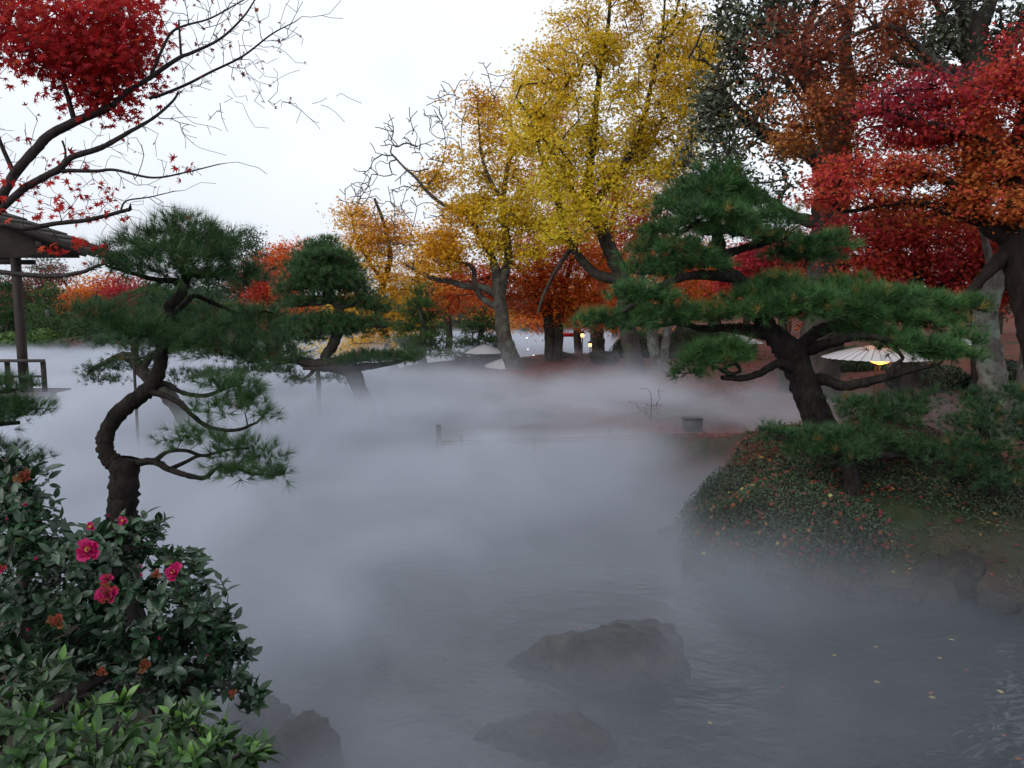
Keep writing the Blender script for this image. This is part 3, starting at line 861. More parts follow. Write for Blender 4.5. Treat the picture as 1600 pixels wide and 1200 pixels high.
far_pine('small dark pine beyond the leaning maple trunk at the far pond', 840, 535, 486, 36, 60, 0.1, 7, tone=0.3, mat=MN_DARK)
far_pine('pine seen at the left edge behind the tea house post', 10, 545, 430, 50, 45, 0.1, 10, tone=0.35)

far_pine('mid green pine across the pond seen between the tea house post and the crooked pine', 118, 552, 478, 34, 41, 0.15, 8, tone=0.55)
far_pine('green pine across the pond just left of the domed pine', 372, 552, 470, 44, 44, -0.1, 9, tone=0.5)

# ================================================================== LEAFY TREES
# crowns: (u, v, half width px, half height px, distance offset, depth radius m, number of twigs, tone)
# yellow maple A, leaning over the umbrellas; bare twigs reach out on its left
leafy_tree('maple_tree', 'leaning maple with orange-yellow leaves and bare twigs reaching left over the paper umbrellas', 26.0,
    [[(812, 590, 17), (800, 562, 14), (788, 530, 12), (784, 495, 11), (780, 462, 10), (776, 430, 8), (768, 400, 6), (752, 372, 5), (738, 345, 4), (722, 320, 3)],
     [(782, 462, 8), (786, 435, 8), (794, 405, 7), (792, 372, 6), (786, 330, 5), (790, 280, 4, .4), (800, 220, 3, .6), (795, 170, 2, .6)],
     [(778, 462, 6), (755, 450, 6), (728, 447, 5), (705, 440, 4.5), (680, 436, 4), (655, 425, 3), (630, 412, 2)],
     [(786, 482, 6), (768, 476, 5), (750, 462, 5), (742, 440, 4), (738, 418, 3.5), (715, 408, 3), (695, 398, 2)],
     [(748, 366, 4), (735, 340, 3.6), (712, 328, 3.2), (690, 318, 3), (668, 300, 2.6), (650, 278, 2.2), (632, 262, 1.8), (610, 238, 1.2)],
     [(738, 345, 3), (716, 322, 2.6), (690, 300, 2.2), (672, 270, 2), (655, 235, 1.6), (638, 198, 1.1)],
     [(790, 320, 4), (765, 280, 3), (752, 240, 2.4), (748, 190, 1.6), (745, 150, 1)],
     [(800, 240, 3.2), (830, 200, 2.6), (850, 150, 2), (858, 110, 1.2)]],
    [(760, 210, 52, 55, 0, 1.2, 90, .55), (730, 280, 58, 50, 0, 1.2, 90, .65), (790, 260, 52, 60, 0, 1.3, 90, .6), (850, 150, 55, 60, .6, 1.3, 110, .52), (870, 230, 60, 60, .6, 1.3, 110, .62),
     (720, 385, 66, 36, -.6, 1.2, 150, .34), (780, 340, 56, 44, -.4, 1.3, 120, .72), (830, 310, 60, 50, -.2, 1.2, 110, .78), (700, 410, 44, 22, -.8, .8, 60, .28), (800, 395, 50, 28, -.6, 1.0, 70, .7), (855, 345, 55, 30, -.6, 1, 80, .85), (750, 340, 60, 30, -.3, 1.1, 90, .55), (690, 270, 34, 34, .2, .8, 44, .4), (740, 160, 34, 34, .2, .8, 34, .4)],
    MB_GREY, ML_YEL, LF_STAR5, 0.130, 23, .25, dshift=.5, tilt=0.8, gaps=.58, gs=2.0, step=.4, foot=.4, tone_j=.10,
    bare=[(640, 235, 66, 60, 0, .8, 100, 0), (600, 290, 55, 50, 0, .8, 70, 0), (690, 180, 44, 50, 0, .7, 60, 0), (760, 140, 54, 45, 0, .8, 60, 0), (640, 380, 60, 40, 0, .8, 60, 0), (700, 300, 60, 60, 0, .8, 60, 0)])

# tall yellow maple B
leafy_tree('maple_tree', 'tall maple whose wide crown of yellow leaves rises above the leaning maple', 23.0,
    [[(1000, 600, 17), (990, 560, 15), (982, 520, 14), (978, 480, 14), (972, 440, 13), (958, 400, 12), (940, 360, 11), (925, 325, 10), (918, 290, 8), (925, 240, 6), (930, 180, 5), (938, 110, 4), (950, 40, 3), (955, -30, 2)],
     [(975, 436, 9), (940, 432, 8), (912, 410, 7), (890, 378, 6), (876, 340, 5), (868, 300, 4), (850, 255, 3), (835, 200, 2)],
     [(935, 350, 7), (915, 330, 6.5), (895, 300, 5), (875, 260, 4), (850, 215, 3), (820, 170, 2)],
     [(925, 320, 7), (955, 285, 6), (985, 240, 5), (1005, 190, 4), (1020, 120, 3), (1035, 50, 2), (1040, -20, 1.5)],
     [(958, 400, 7), (990, 350, 5, .4), (1010, 300, 4.5, .4), (1022, 250, 4, .4), (1040, 200, 3, .4), (1070, 140, 2, .4)],
     [(985, 240, 4), (1040, 180, 3), (1090, 120, 2), (1120, 80, 1.4)],
     [(895, 385, 4), (870, 420, 3), (850, 460, 2.4), (840, 490, 1.6)]],
    [(960, 20, 90, 60, 0, 1.8, 230, 0.64), (1060, 40, 66, 55, 0, 1.6, 180, 0.62), (900, 110, 66, 50, 0, 1.5, 160, 0.65), (1000, 110, 90, 60, -.2, 1.8, 260, 0.67), (1090, 120, 50, 50, 0, 1.2, 90, 0.65),
     (850, 130, 50, 45, .3, 1.2, 80, 0.68), (930, 190, 90, 50, -.4, 1.6, 220, 0.70), (1030, 200, 66, 45, -.3, 1.4, 140, 0.71), (860, 220, 60, 50, -.4, 1.3, 130, 0.72), (955, 265, 90, 38, -.6, 1.4, 150, 0.77),
     (1055, 262, 50, 28, -.6, 1.0, 60, 0.77), (1125, 182, 24, 14, -.8, .5, 18, 0.83), (880, 300, 60, 36, -.8, 1.0, 110, 0.84), (930, 340, 46, 28, -1, 1.0, 70, 0.88), (990, 310, 36, 24, -1, .8, 36, 0.85), (890, 360, 46, 24, -1.2, .8, 54, 0.86), (960, -60, 120, 40, 0, 1.8, 150, 0.65), (1000, -170, 130, 60, 0, 2.4, 160, 0.65), (830, 180, 44, 60, .4, 1.2, 70, 0.68), (1075, 180, 60, 50, .2, 1.2, 120, 0.68), (1110, 60, 34, 50, .2, 1, 60, 0.64), (1020, 240, 60, 34, -.2, 1.2, 90, 0.73)],
    MB_DARK, ML_YEL, LF_STAR4, 0.122, 23, .23, dshift=.5, tilt=0.75, gaps=.56, gs=2.2, step=.36, foot=.5, tone_j=.10, rt=.009)

# orange maple left of centre with thinning top
leafy_tree('maple_tree', 'maple of small orange-yellow leaves between the domed pine and the leaning maple', 29.0,
    [[(618, 600, 9), (612, 560, 8), (600, 520, 7), (592, 480, 6), (600, 440, 5), (610, 400, 4), (600, 350, 3), (585, 310, 2)],
     [(610, 545, 5), (640, 500, 4), (655, 460, 3), (650, 410, 2)], [(596, 500, 4), (570, 470, 3), (550, 430, 2.5), (548, 380, 2)], [(598, 440, 3), (560, 380, 2.2), (548, 330, 1.5)]],
    [(590, 420, 60, 50, 0, 1.4, 170, .42), (660, 390, 44, 34, 0, 1.2, 80, .30), (560, 350, 34, 34, 0, 1, 60, .2), (640, 440, 44, 50, 0, 1.2, 120, .50), (600, 490, 66, 40, 0, 1.4, 150, .48), (600, 540, 60, 22, -.4, 1.2, 100, .52), (530, 545, 60, 18, -.2, 1.2, 90, .60), (640, 510, 30, 30, 0, 1, 60, .32),
     (580, 350, 50, 34, 0, 1.1, 90, .18), (620, 370, 40, 30, 0, 1, 60, .3), (560, 390, 30, 30, 0, .9, 50, .15), (545, 480, 40, 40, .6, 1, 60, .45)],
    MB_DARK, ML_YEL, LF_STAR3, 0.13, 21, .30, tilt=0.9, gaps=.5, step=.45, foot=.4,
    bare=[(575, 315, 48, 38, 0, .8, 110, 0), (600, 340, 60, 50, 0, .8, 80, 0)])
leafy_tree('maple_tree', 'sparse russet-orange maple half hidden behind the domed pine on its left', 34.0,
    [[(440, 590, 6), (438, 540, 5.5), (432, 490, 5), (440, 440, 4), (450, 400, 2)], [(434, 500, 4), (410, 460, 3), (400, 430, 2)]],
    [(430, 440, 46, 34, 0, 1.4, 130, .12), (460, 405, 34, 30, 0, 1.1, 80, .35), (400, 450, 34, 24, 0, 1, 60, .05), (450, 480, 40, 26, 0, 1.2, 70, .4), (478, 382, 12, 10, 0, .5, 12, .3)],
    MB_DARK, ML_ORG, LF_STAR3, 0.14, 30, .3, step=.5, foot=.3)

# orange and red maples behind
leafy_tree('maple_tree', 'broad orange maple with a cluster of slim upright trunks behind the leaning maple', 29.0,
    [[(864, 590, 10), (860, 560, 9), (858, 520, 8), (856, 480, 8), (850, 440, 6), (840, 400, 4)],
     [(866, 580, 8), (872, 540, 8), (874, 500, 7), (880, 460, 6), (890, 420, 4), (900, 380, 2)],
     [(856, 500, 5), (842, 470, 4.5), (830, 440, 4), (800, 410, 3)], [(876, 490, 5), (905, 450, 4), (930, 420, 3), (950, 390, 2)], [(852, 450, 4), (820, 440, 3), (780, 430, 3), (740, 440, 2)]],
    [(870, 440, 75, 34, 0, 1.6, 230, .42), (930, 460, 60, 34, 0, 1.4, 160, .36), (820, 430, 60, 34, 0, 1.4, 150, .32), (760, 450, 50, 34, .5, 1.2, 120, .28), (880, 390, 66, 34, 0, 1.4, 150, .5), (940, 400, 50, 34, 0, 1.2, 110, .45),
     (900, 480, 44, 22, -.3, 1, 80, .48), (930, 500, 50, 18, .2, 1, 70, .4), (820, 476, 36, 18, 0, 1, 50, .22), (720, 430, 36, 30, .8, 1, 70, .18), (700, 470, 30, 18, .8, .8, 36, .30), (830, 380, 50, 30, .5, 1.2, 90, .3)],
    MB_DARK, ML_ORG, LF_STAR3, 0.15, 17, .33, step=.45, foot=.4, gaps=.25)
leafy_tree('maple_tree', 'deep red maple standing behind the tall yellow maple', 33.0,
    [[(935, 590, 11), (934, 540, 11), (932, 500, 10), (940, 450, 8), (950, 390, 6), (960, 330, 4), (955, 280, 2)], [(942, 440, 6), (980, 390, 5), (1010, 340, 3)], [(940, 450, 6), (900, 390, 5), (870, 330, 3), (850, 290, 2)]],
    [(900, 310, 75, 45, 0, 1.8, 190, .12), (970, 330, 66, 55, 0, 1.8, 180, .10), (1030, 370, 50, 55, 0, 1.6, 130, .16), (960, 400, 66, 40, 0, 1.8, 150, .30), (850, 270, 50, 45, 0, 1.4, 90, .08), (1010, 290, 50, 40, 0, 1.4, 80, .04), (900, 360, 60, 36, -.4, 1.6, 110, .26)],
    MB_DARK, ML_ORG, LF_STAR3, 0.16, 16, .36, step=.5, foot=.4, gaps=.3)
leafy_tree('maple_tree', 'pale-barked maple with forked trunk in thin mist left of the large pine', 24.5,
    [[(1036, 605, 11), (1034, 570, 9), (1040, 535, 7), (1046, 490, 6), (1040, 440, 5), (1030, 390, 4), (1020, 340, 2)], [(1032, 585, 10), (1022, 550, 9), (1018, 515, 8), (1008, 470, 7), (1000, 420, 5), (1005, 370, 3)]],
    [(1020, 400, 44, 44, 0, 1.2, 80, .34), (1060, 420, 40, 40, 0, 1.2, 70, .26), (1000, 350, 40, 44, 0, 1.2, 60, .20)],
    MB_PALE, ML_ORG, LF_STAR3, 0.12, 28, .3, step=.4, foot=.5)
for i, (u, d, tn, lab, lim) in enumerate([
        (1075, 31, .62, 'amber maple seen through the gap under the large pine, left one of its row', (1062, 1090)),
        (1120, 33, .72, 'golden maple seen through the gap under the large pine, beside the sloping limb', (1110, 1136)),
        (1175, 30, .30, 'orange-red maple right behind the upper trunk of the large pine', (1166, 1190))]):
    leafy_tree('maple_tree', lab, d,
        [[(u, 570, 7), (lim[0], 520, 6), (u - 4, 470, 5), (u, 430, 3)], [(lim[0], 520, 5), (lim[1], 470, 4), (lim[1] + 8, 430, 2)]],
        [(u, 440, 40, 34, 0, 1.3, 90, tn), (u + 20, 470, 34, 22, 0, 1.1, 60, tn), (u - 14, 410, 40, 30, 0, 1.2, 60, tn - .15)],
        MB_DARK, ML_ORG, LF_STAR3, 0.15, 28, .32, step=.5, foot=.5, group='maples glimpsed through the gap under the large pine')

# crimson maple right behind the big pine
leafy_tree('maple_tree', 'low crimson maple glowing between the tiers of the large pine', 19.0,
    [[(1225, 610, 9), (1220, 560, 8), (1222, 500, 7), (1210, 450, 5), (1200, 400, 3)], [(1222, 500, 5), (1250, 450, 4), (1270, 410, 3)]],
    [(1190, 420, 60, 28, 0, 1.2, 130, .42), (1240, 400, 50, 36, 0, 1.2, 120, .5), (1180, 395, 44, 24, 0, 1, 70, .35), (1230, 440, 50, 26, 0, 1, 90, .55), (1280, 500, 30, 16, 0, .6, 30, .7), (1140, 440, 26, 16, 0, .8, 36, .5)],
    MB_DARK, ML_CRIM, LF_STAR5, 0.10, 34, .24, step=.32, foot=.6, gaps=.25)

# great evergreen with the thick trunk
leafy_tree('evergreen_tree', 'huge old broadleaved evergreen with a thick dark trunk behind the large pine', 17.0,
    [[(1275, 640, 42), (1278, 580, 34), (1285, 520, 31), (1290, 450, 29), (1295, 390, 28), (1298, 330, 27), (1302, 280, 26), (1305, 250, 27)],
     [(1300, 275, 22), (1270, 240, 15), (1230, 222, 12), (1190, 205, 9), (1160, 180, 7), (1135, 150, 5), (1120, 110, 3)],
     [(1302, 250, 22), (1290, 190, 16), (1270, 140, 13), (1240, 90, 10), (1215, 40, 8), (1190, -20, 5)],
     [(1305, 248, 20), (1318, 190, 15), (1325, 130, 12), (1320, 70, 9), (1330, 0, 6), (1335, -60, 4)],
     [(1190, 205, 7), (1160, 140, 5), (1140, 80, 4), (1120, 20, 3), (1110, -40, 2)],
     [(1240, 92, 7), (1265, 40, 5), (1280, -20, 4)], [(1318, 190, 10), (1360, 140, 7), (1400, 80, 5), (1420, 20, 3)],
     [(1297, 350, 13), (1262, 345, 10), (1235, 335, 7), (1200, 310, 5), (1160, 290, 3), (1130, 270, 2)]],
    [(1150, 60, 60, 66, 0, 1.5, 170, .5), (1220, 40, 70, 60, 0, 1.6, 170, .45), (1160, 160, 60, 50, 0, 1.4, 120, .55), (1240, 140, 70, 60, 0, 1.4, 110, .45), (1120, 240, 50, 40, .3, 1.1, 80, .6), (1110, 180, 40, 50, .3, 1.1, 80, .5), (1190, 250, 66, 30, 0, 1.1, 66, .55),
     (1190, 295, 50, 24, 0, 1, 60, .7), (1300, 60, 70, 60, .5, 1.5, 80, .4), (1090, 290, 30, 30, .4, .8, 30, .6), (1200, -60, 140, 50, 0, 1.8, 150, .45), (1340, -40, 100, 40, 0, 1.6, 90, .4), (1180, -200, 220, 110, 0, 3, 260, .4), (1360, -220, 200, 120, 0, 3, 150, .4), (1260, -420, 240, 120, 0, 3, 260, .4)],
    MB_DARK, ML_EVG, LF_OVAL, 0.14, 8, .20, flat=.8, tilt=1.2, step=.33, foot=.6, gaps=.65, gs=3.0, rt=.016,
    bare=[(1180, 80, 80, 80, 0, 1.4, 90, 0), (1160, 200, 60, 50, 0, 1.2, 50, 0), (1260, 60, 70, 60, 0, 1.4, 60, 0), (1380, 50, 60, 50, 0, 1.2, 40, 0)])

# orange to wine-red maple in front of it, upper right
leafy_tree('maple_tree', 'maple with rusty orange leaves in the upper right, its branches crossing the huge evergreen', 14.0,
    [[(1640, 640, 20), (1630, 520, 18), (1610, 400, 16), (1590, 300, 14), (1560, 220, 12), (1530, 170, 10), (1500, 140, 8), (1460, 100, 6), (1420, 60, 5), (1380, 40, 4), (1320, 60, 3)],
     [(1500, 200, 8), (1470, 202, 8), (1435, 198, 8), (1410, 186, 7), (1385, 176, 6), (1350, 176, 5), (1310, 190, 3.5), (1260, 200, 2.5), (1200, 190, 1.5)],
     [(1420, 60, 4), (1370, 30, 4), (1330, 12, 3.4), (1290, 8, 2.6), (1240, 20, 1.6)], [(1530, 170, 7), (1470, 115, 6), (1400, 105, 5), (1330, 120, 4), (1270, 110, 3), (1220, 80, 2)]],
    [(1270, 90, 66, 44, 0, 1.0, 110, .30), (1330, 50, 66, 44, 0, 1.0, 110, .42), (1360, 120, 60, 40, 0, 1, 100, .36), (1250, 170, 66, 34, 0, .9, 90, .55), (1240, 220, 60, 22, 0, .8, 60, .7), (1300, 200, 50, 40, 0, .9, 80, .35), (1400, 40, 50, 40, 0, .9, 60, .4), (1370, 230, 50, 30, 0, .8, 50, .8), (1220, 60, 30, 36, 0, .7, 30, .25)],
    MB_DARK, ML_BRN, LF_STAR5, 0.088, 17, .19, step=.28, foot=.6, gaps=.62, gs=3.2, rt=.008, dshift=.2)

# crimson-scarlet maple at the right
leafy_tree('maple_tree', 'large crimson and scarlet maple filling the right edge with drooping sprays', 12.0,
    [[(1640, 640, 22), (1622, 560, 20), (1604, 480, 20), (1590, 420, 20), (1580, 360, 19), (1582, 300, 15), (1590, 240, 15), (1600, 180, 10), (1610, 120, 6)],
     [(1568, 370, 15), (1540, 350, 12), (1520, 320, 9), (1490, 290, 7), (1450, 270, 5), (1400, 265, 3.5), (1340, 270, 2.5)],
     [(1576, 300, 12), (1560, 260, 8), (1540, 225, 6), (1500, 205, 4.5), (1440, 190, 3), (1380, 170, 2)],
     [(1566, 350, 12), (1530, 345, 9), (1480, 330, 6), (1430, 315, 5), (1380, 320, 4), (1320, 330, 3), (1290, 310, 2)],
     [(1568, 400, 12), (1530, 440, 8), (1500, 470, 5), (1470, 480, 3)], [(1580, 300, 10), (1610, 260, 7), (1640, 200, 5)]],
    [(1560, 140, 60, 34, 0, .9, 120, 0.56), (1500, 160, 60, 30, 0, .9, 110, 0.40), (1430, 150, 50, 28, 0, .8, 90, 0.29), (1390, 165, 36, 20, 0, .7, 50, 0.25), (1560, 200, 60, 36, 0, .9, 140, 0.63), (1490, 210, 60, 26, 0, .9, 110, 0.52), (1430, 205, 44, 22, 0, .8, 70, 0.38),
     (1580, 260, 50, 40, 0, .9, 130, 0.70), (1510, 265, 60, 34, 0, .9, 130, 0.85), (1440, 270, 56, 28, 0, .8, 90, 0.76), (1360, 265, 44, 24, 0, .7, 60, 0.74), (1310, 275, 36, 26, 0, .7, 60, 0.58), (1290, 310, 34, 24, 0, .7, 56, 0.61), (1345, 300, 40, 24, 0, .7, 60, 0.70),
     (1420, 330, 50, 26, .4, .8, 80, 0.85), (1490, 320, 60, 26, .2, .9, 110, 0.79), (1570, 330, 50, 30, -.3, .9, 90, 0.83), (1600, 180, 60, 80, 0, 1, 120, 0.52), (1630, 80, 60, 50, 0, 1, 60, 0.56)],
    MB_WET, ML_CRIM, LF_STAR5, 0.082, 17, .19, flat=.35, tilt=.7, step=.24, foot=.7, gaps=.6, gs=3.0, dshift=.2, rt=.007, tone_j=.2)

# red-orange maple, forked dark trunk
leafy_tree('maple_tree', 'orange-red maple with several dark forked stems between the crimson maple and the pine tiers', 16.0,
    [[(1420, 640, 15), (1422, 560, 14), (1424, 500, 13), (1422, 455, 12), (1410, 420, 8), (1395, 380, 5), (1380, 350, 3)],
     [(1424, 470, 9), (1436, 425, 8), (1442, 385, 6), (1440, 340, 4)], [(1424, 462, 8), (1395, 440, 5), (1370, 428, 4), (1345, 415, 2.5)], [(1436, 425, 6), (1470, 395, 4.5), (1500, 370, 3)], [(1424, 490, 7), (1470, 450, 6), (1520, 410, 5), (1550, 380, 3)]],
    [(1350, 370, 56, 34, 0, 1, 130, .55), (1400, 350, 50, 34, 0, 1, 110, .62), (1350, 420, 50, 28, 0, 1, 110, .70), (1460, 360, 60, 34, 0, 1, 130, .60), (1530, 370, 56, 36, 0, 1, 120, .66), (1400, 410, 50, 26, .4, 1, 80, .52),
     (1470, 420, 60, 30, .4, 1, 120, .45), (1540, 430, 50, 34, .4, 1, 100, .50), (1590, 400, 40, 40, 0, 1, 90, .72), (1320, 460, 34, 16, 0, .7, 36, .85), (1600, 470, 34, 26, 0, .8, 40, .7)],
    MB_WET, ML_CRIM, LF_STAR5, 0.095, 24, .24, step=.3, foot=.7, gaps=.4, rt=.008, tone_j=.18)

# tall dark evergreen above upper right
leafy_tree('evergreen_tree', 'tall evergreen in the top right corner, stout trunk forking above the crimson leaves', 16.5,
    [[(1540, 640, 20), (1538, 520, 19), (1532, 400, 18), (1526, 280, 18), (1522, 180, 19), (1524, 120, 19), (1522, 70, 18), (1524, 30, 17)],
     [(1524, 110, 16), (1560, 90, 12), (1585, 60, 11), (1610, 20, 9)], [(1524, 50, 14), (1545, 10, 10), (1560, -50, 6)], [(1522, 40, 12), (1500, 5, 10), (1480, -80, 9), (1500, -250, 6), (1520, -450, 3)], [(1522, 130, 12), (1480, 110, 10), (1440, 105, 7), (1400, 90, 5)],
     [(1522, 100, 9), (1480, 60, 7), (1470, 20, 5), (1450, -20, 3)], [(1570, 95, 8), (1572, 130, 6), (1600, 150, 4)]],
    [(1430, 40, 50, 40, 0, 1.2, 60, .4), (1500, 30, 50, 50, 0, 1.4, 70, .4), (1570, 40, 50, 50, 0, 1.4, 80, .45), (1450, 100, 60, 30, 0, 1.2, 50, .5), (1600, 90, 40, 40, 0, 1, 50, .4), (1510, -50, 140, 40, 0, 1.6, 60, .4), (1480, 150, 50, 20, 0, .8, 24, .6), (1540, -220, 240, 120, 0, 3, 120, .4), (1560, -430, 260, 140, -1, 3, 300, .4)],
    MB_DARK, ML_EVG, LF_OVAL, 0.13, 13, .19, flat=.8, tilt=1.2, step=.33, foot=.7, gaps=.62, gs=3.0, rt=.015)

# pale lichen-covered trunks at the right
leafy_tree('tree', 'smooth pale grey leaning trunk streaked with lichen at the right behind the umbrella', 13.0,
    [[(1564, 668, 24), (1557, 620, 21), (1548, 570, 20), (1540, 520, 19), (1542, 480, 17), (1556, 440, 14), (1572, 400, 11), (1590, 350, 9), (1620, 290, 6)],
     [(1552, 445, 8), (1545, 400, 6), (1530, 350, 4), (1500, 310, 3)]],
    [(1640, 280, 40, 40, 0, .8, 40, .6), (1500, 320, 30, 20, 0, .5, 20, .6)], MB_PALE, ML_CRIM, LF_STAR5, .08, 20, .2, foot=.7)
leafy_tree('tree', 'second pale mossy trunk cut by the right edge of the picture', 13.6,
    [[(1600, 650, 18), (1604, 600, 15), (1612, 540, 14), (1625, 470, 15), (1640, 400, 12), (1650, 320, 8)]],
    [(1660, 300, 50, 50, 0, .9, 50, .6)], MB_PALE, ML_CRIM, LF_STAR5, .08, 20, .2, foot=.7)

# distant trees, each its own crown
def far_tree(name, label, u, base, d, crowns, mat, fat=4, size=.24, tmpl=LF_STAR3, bark=MB_DARK, lpt=18, group=None, tj=.15):
    tops = min(c[1] for c in crowns)
    leafy_tree(name, label, d, [[(u, base, fat), (u + 3, (base * 2 + tops) / 3, fat * .8), (u - 2, (base + tops * 2) / 3, fat * .5), (u, tops + 12, 1)]],
               crowns, bark, mat, tmpl, size, lpt, .55, step=.9, foot=P(u, base, d)[2] - .5, gaps=.3, gs=.8, rt=.014, tone_j=tj, group=group)

G = 'autumn trees on the far shore'
far_tree('maple_tree', 'scarlet maple on the far shore left of the crooked pine crown', 195, 552, 48, [(195, 452, 26, 20, 0, 1.5, 80, .3), (180, 468, 20, 12, 0, 1.2, 30, .3)], ML_CRIM, group=G)
far_tree('maple_tree', 'amber maple on the far shore between the tea house post and the scarlet maple', 150, 552, 50, [(150, 455, 46, 22, 0, 2, 120, .55), (120, 470, 30, 18, 0, 1.5, 50, .35)], ML_ORG, group=G)
far_tree('maple_tree', 'faded orange tree at the left beyond the pale clipped pine', 60, 552, 52, [(60, 440, 46, 26, 0, 2, 80, .2), (20, 460, 30, 30, 0, 2, 50, .3)], ML_BRN, group=G)
far_tree('maple_tree', 'dull red maple low behind the rounded pine across the pond', 310, 548, 62, [(310, 478, 44, 22, 0, 2, 80, .25)], ML_BRN, group=G)
far_tree('broadleaf_tree', 'grey-green broadleaf tree showing over the roof line beside the tea house post', 70, 545, 75, [(66, 420, 26, 20, 0, 2, 66, .6), (90, 432, 16, 12, 0, 1.5, 30, .6)], ML_FARG, size=.26)
far_tree('broadleaf_tree', 'tall grey-green tree rising beyond the domed pine and crooked pine crowns', 400, 548, 70, [(405, 410, 46, 30, 0, 2.5, 170, .6), (370, 375, 34, 24, 0, 2, 90, .5), (440, 420, 30, 26, 0, 2, 70, .6), (400, 450, 60, 26, 0, 2.5, 110, .4)], ML_FARG, size=.3)
far_tree('broadleaf_tree', 'dense dark green tree across the pond behind the crooked pine trunk', 260, 552, 54, [(260, 470, 60, 34, 0, 3, 170, .3), (320, 460, 50, 34, 0, 3, 120, .35)], ML_FARG, size=.3)
far_tree('broadleaf_tree', 'dark green tree mass on the far shore at the left edge', 20, 552, 54, [(10, 470, 60, 44, 0, 3, 200, .35), (100, 480, 50, 34, 0, 3, 150, .25)], ML_FARG, size=.3)
far_tree('broadleaf_tree', 'green tree on the far shore behind the light green clipped pine', 200, 552, 56, [(180, 500, 70, 30, 0, 3, 200, .25)], ML_FARG, size=.3)
far_tree('broadleaf_tree', 'dark tree on the far shore behind the domed pine islet', 470, 552, 58, [(470, 500, 66, 38, 0, 3, 230, .25), (540, 500, 50, 34, 0, 3, 120, .3)], ML_FARG, size=.3)
far_tree('broadleaf_tree', 'hazy dark tree at the far end of the pond between the maples', 650, 540, 74, [(640, 480, 66, 40, 0, 3, 200, .3), (720, 470, 60, 44, 0, 3, 180, .3)], ML_FARG, size=.34)
far_tree('broadleaf_tree', 'dark green tree closing the view at the far end of the pond', 800, 530, 82, [(800, 470, 66, 44, 0, 4, 220, .3), (880, 460, 66, 50, 0, 4, 230, .3)], ML_FARG, size=.36)
G2 = 'park trees closing the view behind the peninsula'
for lab, u, d, m_, tn in [('orange park maple farthest behind the red maple', 960, 52, ML_ORG, .4), ('amber park maple behind the gap under the large pine', 1060, 48, ML_ORG, .7), ('dark green park tree behind the row of amber maples', 1120, 60, ML_FARG, .3),
                           ('red park maple behind the thick evergreen trunk', 1230, 44, ML_CRIM, .5), ('green park tree between the evergreen trunk and the forked maple', 1340, 50, ML_FARG, .4), ('rust red park maple behind the pale leaning trunk', 1460, 40, ML_CRIM, .6),
                           ('dark green park tree at the right edge behind the trunks', 1560, 46, ML_FARG, .3)]:
    far_tree('park_tree', lab, u, 530, d, [(u - 20, 460, 60, 44, 0, 2.5, 110, tn), (u + 30, 440, 50, 44, 0, 2.5, 90, tn), (u, 400, 50, 40, 0, 2.2, 60, tn)], m_, 5, .25, group=G2)

leafy_tree('maple_tree', 'golden-orange maple low behind the layered green pine and the umbrellas', 38.0,
    [[(700, 560, 6), (702, 520, 5), (698, 480, 4), (700, 440, 3)]],
    [(690, 450, 50, 34, 0, 1.6, 110, .75), (740, 470, 44, 30, 0, 1.5, 90, .45), (655, 480, 40, 30, 0, 1.4, 70, .6), (780, 500, 40, 22, 0, 1.3, 60, .8)],
    MB_DARK, ML_ORG, LF_STAR3, 0.18, 17, .36, step=.5, foot=.4)
leafy_tree('maple_tree', 'glowing orange maple between the slim upright trunks and the left pads of the large pine', 36.0,
    [[(905, 560, 7), (902, 520, 6), (906, 480, 5), (900, 430, 3)]],
    [(880, 480, 50, 26, 0, 1.6, 100, .6), (930, 470, 50, 30, 0, 1.6, 100, .45), (840, 500, 36, 20, 0, 1.3, 50, .35), (970, 500, 40, 22, 0, 1.4, 60, .6)],
    MB_DARK, ML_ORG, LF_STAR3, 0.18, 17, .36, step=.5, foot=.4)

far_tree('broadleaf_tree', 'deep green round tree across the pond behind the crooked pine lower pads', 330, 552, 50, [(330, 505, 60, 30, 0, 2.5, 170, .35), (400, 510, 50, 28, 0, 2.5, 110, .25)], ML_FARG, size=.26)
far_tree('broadleaf_tree', 'mid green bushy tree across the pond between the tea house post and crooked pine', 120, 552, 50, [(110, 505, 60, 34, 0, 2.5, 170, .45), (40, 510, 50, 30, 0, 2.5, 110, .35)], ML_FARG, size=.26)

# ================================================================== TEA HOUSE OVER THE WATER
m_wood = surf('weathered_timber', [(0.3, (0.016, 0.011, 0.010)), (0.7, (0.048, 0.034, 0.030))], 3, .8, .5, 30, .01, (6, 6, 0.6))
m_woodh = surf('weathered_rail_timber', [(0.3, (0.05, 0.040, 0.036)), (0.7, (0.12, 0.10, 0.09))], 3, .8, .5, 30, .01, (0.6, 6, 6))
m_roof = surf('old_bark_roofing', [(0.3, (0.010, 0.008, 0.007)), (0.7, (0.034, 0.028, 0.024))], 5, .9, .8, 25, .03)
m_plaster = surf('dark_timber_wall', [(0.3, (0.014, 0.010, 0.009)), (0.7, (0.035, 0.024, 0.020))], 4, .9, .2)
TD = 19.0
tb = P(20, 640, TD)
tea = empty('tea_house', (tb[0], tb[1], 0), 'dark timber tea house corner with railed veranda over the pond, left edge', 'tea house')
def bar(name, a, b, r, mat, parent, k=4, n=2, tone=.5):
    c = Acc(); c.tube([a, b], r, k, True, tone=tone)
    return c.build(name, mat, parent)
def plank(name, lo, hi, mat, parent):
    c = Acc(); c.box(lo, hi); return c.build(name, mat, parent)
deck_z = P(40, 612, TD)[2]
px = lambda u, d=TD: P(u, 500, d)[0]
for u, d in ((31, TD), (-60, TD)):
    x = px(u, d); plank('post', (x - .085, d - .08, -.5), (x + .085, d + .08, 4.62), m_wood, tea)
